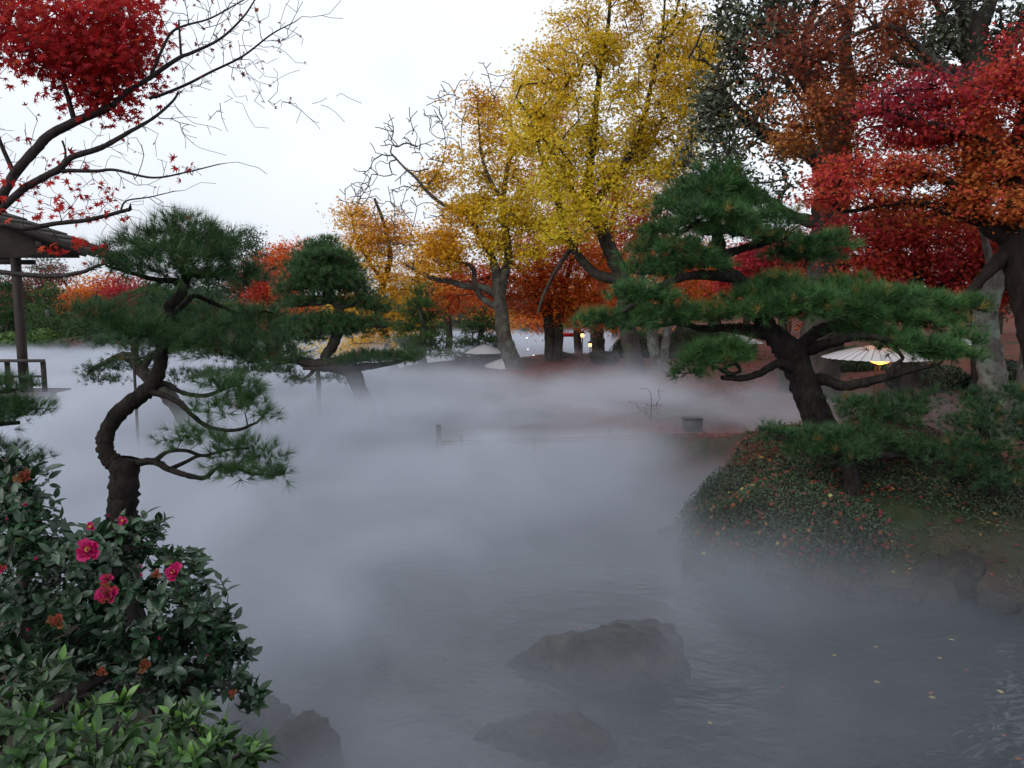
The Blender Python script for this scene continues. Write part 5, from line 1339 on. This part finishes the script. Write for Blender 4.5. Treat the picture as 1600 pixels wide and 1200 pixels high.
# leaves caught on the azalea mound: the larger ones are single leaves
q = rng.standard_normal((420, 3)); q[:, 2] = np.abs(q[:, 2]); q[:, 1] = -np.abs(q[:, 1]) * .9; q /= np.linalg.norm(q, axis=1)[:, None]
mp = mound_f(q) * 1.02 + np.array((4.05, 9.15, .12))
ms = leaf_star(7, .42)
lit_meshes = []
for t in (0.15, .4, .7, .92, 1.0):
    lit_meshes.append(np_mesh('maple_leaf', ms[0] * 1.0, [ms[1]], [ML_LIT], False, {'tone': np.full(len(ms[0]), t)}))
LEAFC = ['dark red', 'red', 'orange-brown', 'dull yellow', 'pale yellow']
def single_leaves(name, pts, nrm, size, meshes, idx, label, cat, group, tilt=.25):
    R = rot_from(nrm + rng.standard_normal(nrm.shape) * tilt, rng.uniform(0, 6.28, len(pts)))
    for i in range(len(pts)):
        o = put(name, meshes[idx[i]])
        o.matrix_basis = Matrix.Translation(pts[i]) @ Matrix(R[i].tolist()).to_4x4() @ Matrix.Scale(size[i], 4)
        props(o, LEAFC[int(idx[i])] + ' ' + label, cat, group)
red_i = (wob(mp, 1.5) > -.3)
k = 90
single_leaves('fallen_maple_leaf', mp[:k], q[:k], rng.uniform(.05, .085, k), lit_meshes, np.where(rng.uniform(0, 1, k) < .5, rng.integers(0, 3, k), rng.integers(2, 5, k)),
              'fallen maple leaf lying on the azalea mound below the large pine', 'fallen leaf', 'fallen maple leaves on the azalea mound')
litter('fallen_leaves', 'more small fallen maple leaves caught in the azalea mound', mp[k:], q[k:], .06, rng.uniform(0, .8, len(mp) - k), ML_LIT)
# on the water and the wet boulders
n = 26
X = rng.uniform(-.2, 4.2, n); Y = rng.uniform(4.6, 8.2, n); Z = ground_h(X, Y); ok = Z < -.05
lp = np.stack([X, Y, np.full(n, .006)], 1)[ok]
kk = len(lp)
single_leaves('floating_maple_leaf', lp, np.tile((0, 0, 1.0), (kk, 1)), rng.uniform(.05, .08, kk), lit_meshes, rng.choice([1, 2, 3, 4], kk, p=[.2, .3, .3, .2]),
              'maple leaf floating on the dark pond water in the haze', 'fallen leaf', 'maple leaves floating on the pond', .03)

# low leafy cover and litter on the bank right of the mound
n = 45000
X = rng.uniform(2.3, 8.6, n); Y = rng.uniform(6.0, 10.6, n); Z = ground_h(X, Y)
ok = (Z > -.02) & (wob(np.stack([X, Y, X * 0], 1), 1.6) + .5 * rng.standard_normal(n) > -1.2) & (Z < 1.0 + .3 * rng.standard_normal(n)) & (Z - .12 * wob(np.stack([X, Y, X * 0], 1), 3) > 0)
pp = np.stack([X, Y, Z + rng.uniform(.0, .07, n)], 1)[ok]
V, F, A = scatter(LF_OVAL, pp, rot_from(rng.standard_normal((len(pp), 3)) * .6 + np.array((0, -.3, .8)), rng.uniform(0, 6, len(pp))), rng.uniform(.03, .065, len(pp)), .32 + .2 * wob(pp, 1.8) + .15 * rng.standard_normal(len(pp)))
props(put('ground_cover', np_mesh('ground_cover', V, [F], [ML_AZ], False, {'tone': A})), 'low dark green leafy cover on the bank by the water', None, None, 'stuff')
n = 1300
X = rng.uniform(2.4, 8.6, n); Y = rng.uniform(6.2, 10.6, n); Z = ground_h(X, Y); ok = Z > .05
pp = np.stack([X, Y, Z + rng.uniform(.05, .085, n)], 1)[ok]
litter('fallen_leaves', 'scattered red, brown and yellow leaves on the leafy bank cover', pp, np.tile((0, -.2, 1.0), (len(pp), 1)), .07, rng.uniform(0, .95, len(pp)) ** 1.4, ML_LIT)
k_ = 0
for x, y, r, h in ((2.75, 8.05, .16, .10), (3.6, 7.62, .20, .12), (4.0, 7.5, .14, .10), (4.75, 7.3, .20, .13), (5.15, 7.05, .26, .17), (5.6, 6.75, .20, .12), (5.95, 6.55, .24, .16), (6.5, 6.3, .26, .18), (2.2, 8.95, .18, .12), (2.05, 9.7, .16, .10)):
    boulder('edging_stone', ['flat', 'small rounded', 'squat', 'blocky', 'broad', 'low', 'chipped', 'large', 'pale', 'mossy'][k_] + ' edging stone at the waterline of the azalea bank, ' + ['left end', 'below the mound middle', 'below the mound right side', 'right of the mound', 'by the paired rocks', 'right of the paired rocks', 'near the right edge', 'cut by the right edge', 'left foot of the mound', 'farthest back by the mist'][k_], (x, y, .0), (r, r * .8, h), m_dstone, 60 + k_, .2, 'edging stones along the azalea bank', sub=4, rz_=k_)
    k_ += 1

# ================================================================== THE NEAR SCARLET MAPLE, TOP LEFT
MD = 3.9
def leaf_parts(root, org, name, meshes, mat, pos, R, size, var, nmax, tmpls, rest_name, score):
    """The nmax leaves that show largest become parts; the others are one part of kind stuff."""
    order = np.argsort(score)
    big, rest = order[:nmax], order[nmax:]
    for i in big:
        o = put(name, meshes[var[i]], root)
        o.matrix_basis = Matrix.Translation(pos[i] - org) @ Matrix(R[i].tolist()).to_4x4() @ Matrix.Scale(float(size[i]), 4)
    if len(rest):
        VV, FF, AA, k0 = [], [], [], 0
        for q in range(len(tmpls)):
            s_ = rest[var[rest] == q]
            if not len(s_): continue
            V, F, A = scatter(tmpls[q][0], pos[s_], R[s_], size[s_], tmpls[q][1] + .05 * rng.standard_normal(len(s_)))
            VV.append(V); FF.append(F + k0); AA.append(A); k0 += len(V)
        V, F, A = np.vstack(VV), np.vstack(FF), np.concatenate(AA)
        o = put(rest_name, np_mesh(rest_name, V - org, [F], [mat], True if len(tmpls[0][0][0]) > 12 else False, {'tone': A}), root); o['kind'] = 'stuff'

sk = Skeleton()
for l in [[(-330, 1150, 46, -.3), (-330, 900, 40, -.3), (-300, 700, 34, -.2), (-230, 520, 28, -.1), (-120, 420, 20), (-50, 365, 14), (0, 312, 9), (22, 274, 8.5), (58, 234, 9), (78, 214, 8.5), (118, 192, 8), (150, 178, 7), (176, 166, 6)],
          [(176, 166, 6), (200, 142, 5), (234, 120, 5), (262, 100, 4.5), (284, 86, 4), (300, 80, 3.5), (345, 58, 2.6), (380, 25, 2), (400, -5, 1.4)],
          [(176, 166, 5), (205, 155, 4.5), (240, 152, 4.2), (280, 160, 3.6), (320, 163, 3.2), (360, 158, 2.6), (420, 158, 2), (485, 163, 1.1)],
          [(236, 152, 3.5), (290, 130, 3), (330, 110, 2.6), (380, 86, 2.2), (425, 52, 1.6), (460, 34, 1)],
          [(-60, 372, 9), (-20, 345, 8), (4, 326, 7), (40, 295, 7), (90, 268, 6.5), (112, 248, 6), (160, 230, 5), (200, 206, 4), (240, 182, 3), (270, 156, 2.4), (280, 140, 2)],
          [(236, 118, 3.5), (252, 80, 3), (268, 50, 2.8), (290, 38, 2.4), (330, 26, 1.9), (380, -2, 1.4)], [(284, 86, 3), (282, 60, 2.4), (280, 30, 2)],
          [(98, 268, 4), (150, 267, 3.2), (182, 264, 2.6), (240, 275, 2), (290, 268, 1.6), (345, 256, 1)],
          [(-80, 400, 7), (-30, 365, 5.5), (5, 352, 5), (40, 358, 5.5), (90, 350, 5), (140, 343, 4.6), (190, 329, 4.2), (205, 325, 4)], [(190, 328, 2.4), (200, 312, 2), (235, 306, 1.6), (275, 297, 1)],
          [(-200, 470, 10), (-100, 440, 7), (-20, 424, 5), (40, 430, 5), (90, 432, 4.6), (130, 425, 4), (150, 416, 3), (176, 410, 2), (210, 412, 1.3)],
          [(100, 268, 3), (103, 240, 2.6), (98, 222, 2.4)], [(118, 192, 5), (100, 130, 4), (80, 70, 3), (60, 10, 2.5)], [(150, 178, 5), (160, 120, 3.5), (180, 60, 2.6), (190, 0, 2)], [(22, 274, 5), (-10, 200, 4), (-20, 120, 3), (0, 60, 2)]]:
    sk.limb(rows([(q[0], q[1], q[2] * .82, *q[3:]) for q in l], MD), 6, .010)
mb = sk.p[0].copy(); mb[2] = float(ground_h(mb[0], mb[1])); 
dense = [(50, 36, 66, 34, 0, .5, 80, .6), (130, 48, 66, 36, 0, .5, 80, .55), (186, 30, 32, 26, 0, .4, 34, .6), (110, 90, 62, 24, 0, .4, 64, .5), (186, 92, 26, 28, 0, .3, 30, .6), (140, 128, 36, 16, 0, .25, 26, .6), (160, 150, 18, 10, 0, .2, 10, .7), (44, 84, 40, 18, 0, .3, 20, .45), (0, 0, 80, 36, 0, .5, 40, .5), (150, -30, 70, 26, 0, .5, 40, .5), (240, 8, 14, 8, 0, .1, 3, .7)]
tips1, tone1 = crown_tips(dense, MD, .1, 3, .1)
sparse = [(80, 290, 84, 40, 0, .35, 34, .75), (100, 330, 84, 20, 0, .3, 22, .8), (110, 385, 40, 8, 0, .12, 12, .9), (90, 160, 60, 20, 0, .25, 12, .55), (0, 110, 12, 16, 0, .1, 5, .5), (200, 180, 14, 8, 0, .1, 3, .6), (30, 240, 30, 30, 0, .2, 4, .3), (150, 396, 30, 6, 0, .1, 4, .9), (280, 264, 26, 6, 0, .1, 3, .6)]
tips2, tone2 = crown_tips(sparse, MD, .05, 3, .05)
twigs = [(330, 60, 66, 50, 0, .5, 60, 0), (400, 80, 60, 50, 0, .4, 50, 0), (370, 30, 80, 36, 0, .4, 50, 0), (300, 120, 50, 26, 0, .3, 26, 0), (430, 160, 50, 10, 0, .2, 14, 0), (330, 190, 60, 20, 0, .2, 10, 0), (250, 215, 60, 24, 0, .3, 12, 0), (310, 270, 36, 10, 0, .2, 8, 0), (240, 300, 40, 20, 0, .2, 8, 0), (20, 200, 50, 40, 0, .4, 30, 0), (20, 240, 40, 30, 0, .3, 16, 0), (120, 300, 90, 40, 0, .3, 24, 0), (290, 40, 40, 36, 0, .3, 24, 0), (460, 60, 30, 40, 0, .3, 12, 0), (400, 125, 50, 16, 0, .2, 16, 0)]
tips3, _ = crown_tips(twigs, MD, .1, 3, .02)
tips3 = np.array([t for t in tips3 if np.linalg.norm(sk.p - t, axis=1).min() < .26])
near_wood = [i for i in range(len(sk.r)) if sk.r[i] < .022 and sk.p[i][0] > -2.9]
wk = rng.choice(near_wood, 420)
tw = rng.standard_normal((420, 3)) * np.array((1, .5, 1)); tw /= np.linalg.norm(tw, axis=1)[:, None]
tips4 = sk.p[wk] + (tw * .16 + np.array((.10, 0, .05))) * rng.uniform(.5, 1.5, (420, 1))
sk.grow(np.vstack([tips1, tips2, tips3, tips4]), .05, .0013, .16, .10, 3.0)
rm = empty('maple_tree', mb, 'near maple with scarlet star-shaped leaves hanging into the top left corner over the tea house', 'tree')
sk.build(rm, MB_TWIG, .05, 3, 10)
org = np.array(rm.location)
def hang(n): return np.array((0, -.75, .55)) + rng.standard_normal((n, 3)) * .55
o1 = np.repeat(np.arange(len(tips1)), 13); o2 = np.repeat(np.arange(len(tips2)), 2)
p1 = tips1[o1] + rng.standard_normal((len(o1), 3)) * .06; p2 = tips2[o2] + rng.standard_normal((len(o2), 3)) * .022
pos = np.vstack([p1, p2]); nn_ = len(pos)
s7 = leaf_star(7, .36, cup=.18)
tn = [.1, .3, .45, .55, .65, .8, 1.0]
cups = [.55, .2, .45, .1, .35, .15, .3]
s7s = [leaf_star(7, .36, cup=c_) for c_ in cups]
for i_, (V_, F_) in enumerate(s7s): V_[:, 2] += .25 * cups[i_] * np.sin(V_[:, 0] * 5 + i_)
vms = [np_mesh('leaf', s_[0], [s_[1]], [ML_RED], False, {'tone': np.clip(t + .25 * np.hypot(s_[0][:, 0], s_[0][:, 1]) - .08, 0, 1)}) for s_, t in zip(s7s, tn)]
tall = np.concatenate([tone1[o1], tone2[o2]]) + .17 * rng.standard_normal(nn_)
var = np.clip(np.round(tall * 6).astype(int), 0, 6)
R = rot_from(hang(nn_), rng.uniform(0, 6.28, nn_))
# stalk side up: most tips hang down
leaf_parts(rm, org, 'leaf', vms, ML_RED, pos, R, rng.uniform(.040, .068, nn_), var, 300, [(s_, t) for s_, t in zip(s7s, tn)], 'leaves', np.where(np.arange(nn_) >= len(p1), 0, pos[:, 1]) + rng.uniform(0, .05, nn_))
k = rng.permutation(len(tips3))[:90]
V, F, A = scatter(leaf_star(5, .5, cup=.5), tips3[k], rot_from(rng.standard_normal((90, 3)), rng.uniform(0, 6, 90)), rng.uniform(.018, .036, 90), rng.uniform(.0, .5, 90))
o = put('withered_leaves', np_mesh('withered_leaves', V - org, [F], [ML_BRN], False, {'tone': A}), rm); o['kind'] = 'stuff'

# ================================================================== CAMELLIA AND AZALEA ON THE NEAR BANK
def blade(wid, nseg, fold, curl, tipw=1.0):
    """A leaf from (0,0,0) to (0,1,0) with a folded midrib."""
    V, F = [], []
    for i in range(nseg + 1):
        t = i / nseg
        w_ = wid * (math.sin(math.pi * t ** .85)) ** .8 if 0 < t < 1 else 0
        z = -curl * t * t
        V += [(-w_, t, z + fold * w_), (0, t, z), (w_, t, z + fold * w_)]
    for i in range(nseg):
        a, b_ = 3 * i, 3 * (i + 1)
        for s_ in (0, 1):
            F += [(a + s_, a + s_ + 1, b_ + s_ + 1), (a + s_, b_ + s_ + 1, b_ + s_)]
    return np.array(V, float), np.array(F)

def glossy_leaf(name, stops, rough, trans):
    m = leaf_mat(name, stops, trans, rough, .5)
    nt = m.node_tree; b = nt.nodes['Principled BSDF']
    bump(nt, b, noise(nt, 6, 3, .5, coords(nt)), .25, .02)
    return m
ML_CAM = glossy_leaf('camellia_leaf', [(0.0, (0.008, 0.020, 0.010)), (0.45, (0.018, 0.050, 0.021)), (0.8, (0.034, 0.085, 0.030)), (1.0, (0.09, 0.12, 0.035))], .34, .10)
ML_RHO = glossy_leaf('bright_azalea_leaf', [(0.0, (0.010, 0.024, 0.009)), (0.5, (0.026, 0.066, 0.018)), (0.8, (0.046, 0.118, 0.026)), (1.0, (0.11, 0.23, 0.04))], .42, .2)

def leafy_shrub(root_name, label, d, limbs, crowns, matl, tmpl, size, lpt, nmax, step, rt, rosette, tones, twig=MB_TWIG, axis_mix=(0, -.35, .8)):
    sk = Skeleton()
    for l in limbs: sk.limb(rows(l, d), 6, .01)
    tips, tone = crown_tips(crowns, d, .05, 3, .03)
    ends = sk.grow(tips, step, rt, .25, .22, 2.4)
    base = sk.p[0].copy()
    root = empty(root_name, base, label, 'shrub')
    sk.build(root, twig, .03, 4, 8)
    own = np.repeat(np.arange(len(tips)), lpt); n = len(own)
    par = sk.p[[sk.par[e] for e in ends]]
    ax = tips - par; ax /= np.linalg.norm(ax, axis=1)[:, None] + 1e-9
    ax = ax * .6 + np.array(axis_mix) + rng.standard_normal(ax.shape) * .25; ax /= np.linalg.norm(ax, axis=1)[:, None]
    a = ax[own]
    j = np.tile(np.arange(lpt), len(tips))
    az = j * 2.4 + np.repeat(rng.uniform(0, 6, len(tips)), lpt)
    B = rot_from(a, az)                                   # columns x, y, z=axis
    open_ = (.35 + .9 * (1 - j / lpt)) if rosette else (1.0 + .25 * rng.standard_normal(n))
    open_ = open_ + .15 * rng.standard_normal(n)
    out = B[:, :, 0] * np.sin(open_)[:, None] + a * np.cos(open_)[:, None]       # leaf direction
    nz = a * np.sin(open_)[:, None] - B[:, :, 0] * np.cos(open_)[:, None] + rng.standard_normal((n, 3)) * .25
    nz -= out * (nz * out).sum(1)[:, None]; nz /= np.linalg.norm(nz, axis=1)[:, None]
    xx = np.cross(out, nz)
    R = np.stack([xx, out, nz], 2)
    pos = tips[own] - a * ((j / lpt)[::1, None] * -.0 + ((1 - j / lpt) * (size * (.5 if rosette else 1.4)))[:, None])
    sz = size * rng.uniform(.5, 1.2, n)
    if rosette: sz *= np.where(j > lpt * .65, .6, 1.0)
    tl = tone[own] + .16 * rng.standard_normal(n) + (np.where(j > lpt * .6, .3, -.12) if rosette else 0)
    var = np.clip(np.round(tl * (len(tones) - 1)).astype(int), 0, len(tones) - 1)
    meshes = [np_mesh('leaf', tmpl[0], [tmpl[1]], [matl], True, {'tone': np.full(len(tmpl[0]), t)}) for t in tones]
    leaf_parts(root, np.array(root.location), 'leaf', meshes, matl, pos, R, sz, var, nmax, [(tmpl, t) for t in tones], 'leaves', pos[:, 1] + rng.uniform(0, .25, n))
    return root, sk, tips

CD = 2.45
cam_root, cam_sk, cam_tips = leafy_shrub('camellia_shrub', 'dark glossy camellia bush with magenta blossoms at the lower left below the crooked pine', CD,
    [[(40, 1330, 26), (50, 1200, 22), (60, 1100, 18), (50, 980, 13), (40, 880, 9), (25, 780, 6), (15, 720, 4)], [(60, 1100, 12), (120, 1020, 10), (170, 940, 7), (200, 860, 4)],
     [(60, 1120, 12), (160, 1060, 10), (250, 1010, 7), (320, 970, 4)], [(50, 980, 8), (-10, 900, 6), (-40, 820, 5)], [(90, 1090, 8), (220, 1080, 6), (340, 1070, 4)]],
    [(12, 735, 44, 26, .05, .15, 26, .45), (10, 790, 70, 40, 0, .2, 42, .4), (70, 840, 66, 40, 0, .2, 46, .45), (170, 850, 70, 36, 0, .18, 46, .5), (215, 830, 40, 24, .05, .12, 16, .55), (60, 920, 90, 50, 0, .22, 60, .4), (180, 920, 80, 46, 0, .2, 56, .45),
     (270, 935, 56, 44, 0, .2, 40, .5), (320, 985, 50, 40, 0, .16, 34, .45), (350, 1045, 44, 30, 0, .15, 24, .4), (395, 1082, 22, 9, 0, .06, 6, .4), (270, 1010, 70, 44, 0, .2, 46, .35), (180, 1000, 80, 44, 0, .22, 50, .3), (60, 1010, 90, 50, 0, .25, 56, .35),
     (-20, 960, 60, 90, 0, .25, 40, .4), (260, 1070, 90, 36, 0, .2, 50, .25), (120, 1080, 110, 40, .1, .2, 50, .2), (285, 870, 22, 20, 0, .08, 9, .5)],
    ML_CAM, blade(.22, 4, .35, .22), .052, 9, 300, .05, .0016, False, [.1, .3, .45, .55, .7, .95])

az_root, az_sk, az_tips = leafy_shrub('azalea_plant', 'bright green leafy azalea shoots at the very bottom left in front of the camellia', 1.62,
    [[(120, 1500, 12), (120, 1380, 10), (110, 1260, 7), (60, 1180, 5)], [(120, 1380, 8), (220, 1260, 6), (290, 1180, 4)], [(120, 1380, 7), (30, 1260, 5), (-20, 1160, 4)], [(220, 1270, 6), (330, 1220, 4), (380, 1190, 3)], [(120, 1300, 5), (160, 1200, 4), (180, 1140, 3)]],
    [(60, 1085, 60, 22, .25, .12, 13, .5), (150, 1110, 50, 20, .15, .1, 10, .6), (250, 1125, 60, 20, .15, .1, 12, .6), (330, 1150, 44, 22, .1, .1, 10, .65), (385, 1172, 24, 18, .1, .06, 6, .7), (50, 1150, 70, 30, 0, .12, 14, .5), (150, 1165, 60, 28, 0, .12, 13, .6), (250, 1180, 70, 26, 0, .12, 14, .55),
     (340, 1200, 50, 20, 0, .1, 9, .5), (60, 1215, 90, 20, -.1, .1, 12, .4), (200, 1220, 90, 20, -.1, .1, 12, .4), (-20, 1110, 30, 40, .1, .1, 8, .4), (90, 1040, 34, 12, .3, .08, 5, .4)],
    ML_RHO, blade(.18, 4, .3, .25), .056, 11, 300, .05, .0018, True, [0, .2, .4, .55, .75, 1.0])

# blossoms: open, fading and withered
m_pet = leaf_mat('magenta_petal', [(0, (0.30, 0.006, 0.06)), (.5, (0.48, 0.014, 0.12)), (1, (0.62, 0.045, 0.20))], .35, .55, .3)
m_pbr = leaf_mat('withered_petal', [(0, (0.09, 0.030, 0.014)), (.5, (0.22, 0.085, 0.035)), (1, (0.40, 0.05, 0.06))], .3, .7, .2)
m_sta = surf('yellow_stamen', [(0.3, (0.5, 0.32, 0.04)), (0.7, (0.65, 0.45, 0.08))], 20, .7, 0)
corg = np.array(cam_root.location)
pet_t = None
def petal_mesh(mat, t, ruffle, seed):
    r = np.random.default_rng(seed)
    V, F = [], []
    n1, n2 = 5, 4
    for i in range(n1 + 1):
        q_ = i / n1
        w_ = .5 * (q_ ** .55) * (1 if q_ < .8 else .86)
        for j_ in range(n2 + 1):
            s_ = (j_ / n2 - .5) * 2
            V.append((s_ * w_, q_ + .10 * (1 - s_ * s_) * q_, .25 * q_ * q_ + .16 * abs(s_) * q_ + ruffle * q_ * math.sin(s_ * 5 + seed) * .5 + ruffle * .3 * r.standard_normal() * q_))
    for i in range(n1):
        for j_ in range(n2):
            a = i * (n2 + 1) + j_
            F += [(a, a + 1, a + n2 + 2), (a, a + n2 + 2, a + n2 + 1)]
    return np_mesh('petal', np.array(V), [np.array(F)], [mat], True, {'tone': np.clip(t + .15 * np.linspace(-1, 1, len(V)), 0, 1)})
PM = [petal_mesh(m_pet, t, .22, s_) for t, s_ in ((.3, 1), (.5, 2), (.7, 3), (.9, 4))]
PB = [petal_mesh(m_pbr, t, .35, s_) for t, s_ in ((.1, 5), (.4, 6), (.7, 7))]
PX = [petal_mesh(m_pbr, .95, .3, 8), PM[1], PM[2], PB[1]]
def blossom(u, v, rpx, kind, d=CD - .30, npet=14, label=None, face=(.1, -.8, .55), closed=0.0):
    p = P(u, v, d)
    f = bpy.data.objects.new('flower', None); COL.objects.link(f); f.parent = cam_root; f.location = p - corg
    if label: f['label'] = label
    r = rpx * M(d) * .72
    ms_ = {'open': PM, 'mixed': PX, 'dead': PB}[kind]
    ax = np.array(face, float); ax /= np.linalg.norm(ax)
    Bf = rot_from(ax[None], np.array([rng.uniform(0, 6)]))[0]
    for i in range(npet):
        t = i / npet
        a = i * 2.4 + rng.uniform(-.2, .2)
        el = (.15 + .9 * t) * (1 - closed) + closed * 1.25 + rng.uniform(-.15, .15)
        dr = Bf @ np.array((math.cos(a) * math.cos(el), math.sin(a) * math.cos(el), math.sin(el)))
        up_ = Bf @ np.array((-math.cos(a) * math.sin(el), -math.sin(a) * math.sin(el), math.cos(el)))
        x_ = np.cross(dr, up_)
        Rm = Matrix(np.stack([x_, dr, up_], 1).tolist()).to_4x4()
        o = put('petal', ms_[i % len(ms_)], f); o.matrix_basis = Rm @ Matrix.Scale(float(r * (1 - .35 * t) * rng.uniform(.85, 1.1)), 4)
    if kind == 'open' and closed < .5:
        c = Acc()
        for i in range(16):
            a = rng.uniform(0, 6.28); e = Bf @ np.array((.22 * math.cos(a), .22 * math.sin(a), .55)) * r
            c.tube([(0, 0, 0), e], [.0006, .0012], 3)
        put('stamens', c.mesh('stamens', [m_sta]), f)['kind'] = 'stuff'
for a_ in [(140, 861, 27, 'open', CD - .34, 18, 'largest, fully open ruffled magenta blossom'), (170, 932, 28, 'mixed', CD - .36, 15, 'big drooping magenta blossom with browned orange edges'), (272, 895, 21, 'open', CD - .30, 13, 'open magenta blossom on the right side of the bush'),
           (192, 815, 12, 'open', CD - .16, 9, 'half open magenta blossom in front of the pine stump'), (142, 824, 11, 'open', CD - .2, 9, 'small magenta blossom near the top'), (168, 906, 17, 'mixed', CD - .34, 8, 'reddish orange fading blossom'),
           (38, 748, 20, 'dead', CD - .2, 8, 'withered brown blossom at the top left'), (92, 972, 22, 'dead', CD - .34, 9, 'withered tan blossom at the middle left'), (246, 898, 13, 'dead', CD - .31, 6, 'withered tan blossom beside the open one'),
           (228, 1042, 17, 'dead', CD - .3, 8, 'withered brown blossom low on the bush'), (162, 1050, 14, 'dead', CD - .3, 6, 'withered brown blossom above the azalea'), (364, 1082, 12, 'dead', CD - .25, 6, 'dark withered blossom at the lower right'), (2, 890, 14, 'mixed', CD - .3, 8, 'orange pink blossom at the picture edge')]:
    blossom(*a_[:4], d=a_[4], npet=a_[5], label=a_[6])
for u, v, r_ in ((42, 790, 9), (58, 874, 10), (12, 812, 7), (222, 900, 9), (222, 886, 7), (250, 998, 9), (45, 985, 8), (325, 1025, 7), (286, 1158, 6), (170, 806, 7)):
    blossom(u, v, r_, 'open', d=CD - .3, npet=6, closed=.9)

# red maple leaf caught on top of the crooked pine
p = P(294, 342, 4.15)
o = put('fallen_maple_leaf', vms[2]); o.matrix_basis = Matrix.Translation(p) @ Matrix(rot_from(np.array([[.3, -.9, .3]]), np.array([.4]))[0].tolist()).to_4x4() @ Matrix.Scale(.055, 4)
props(o, 'dark red maple leaf caught upright on the top needles of the crooked pine', 'fallen leaf')
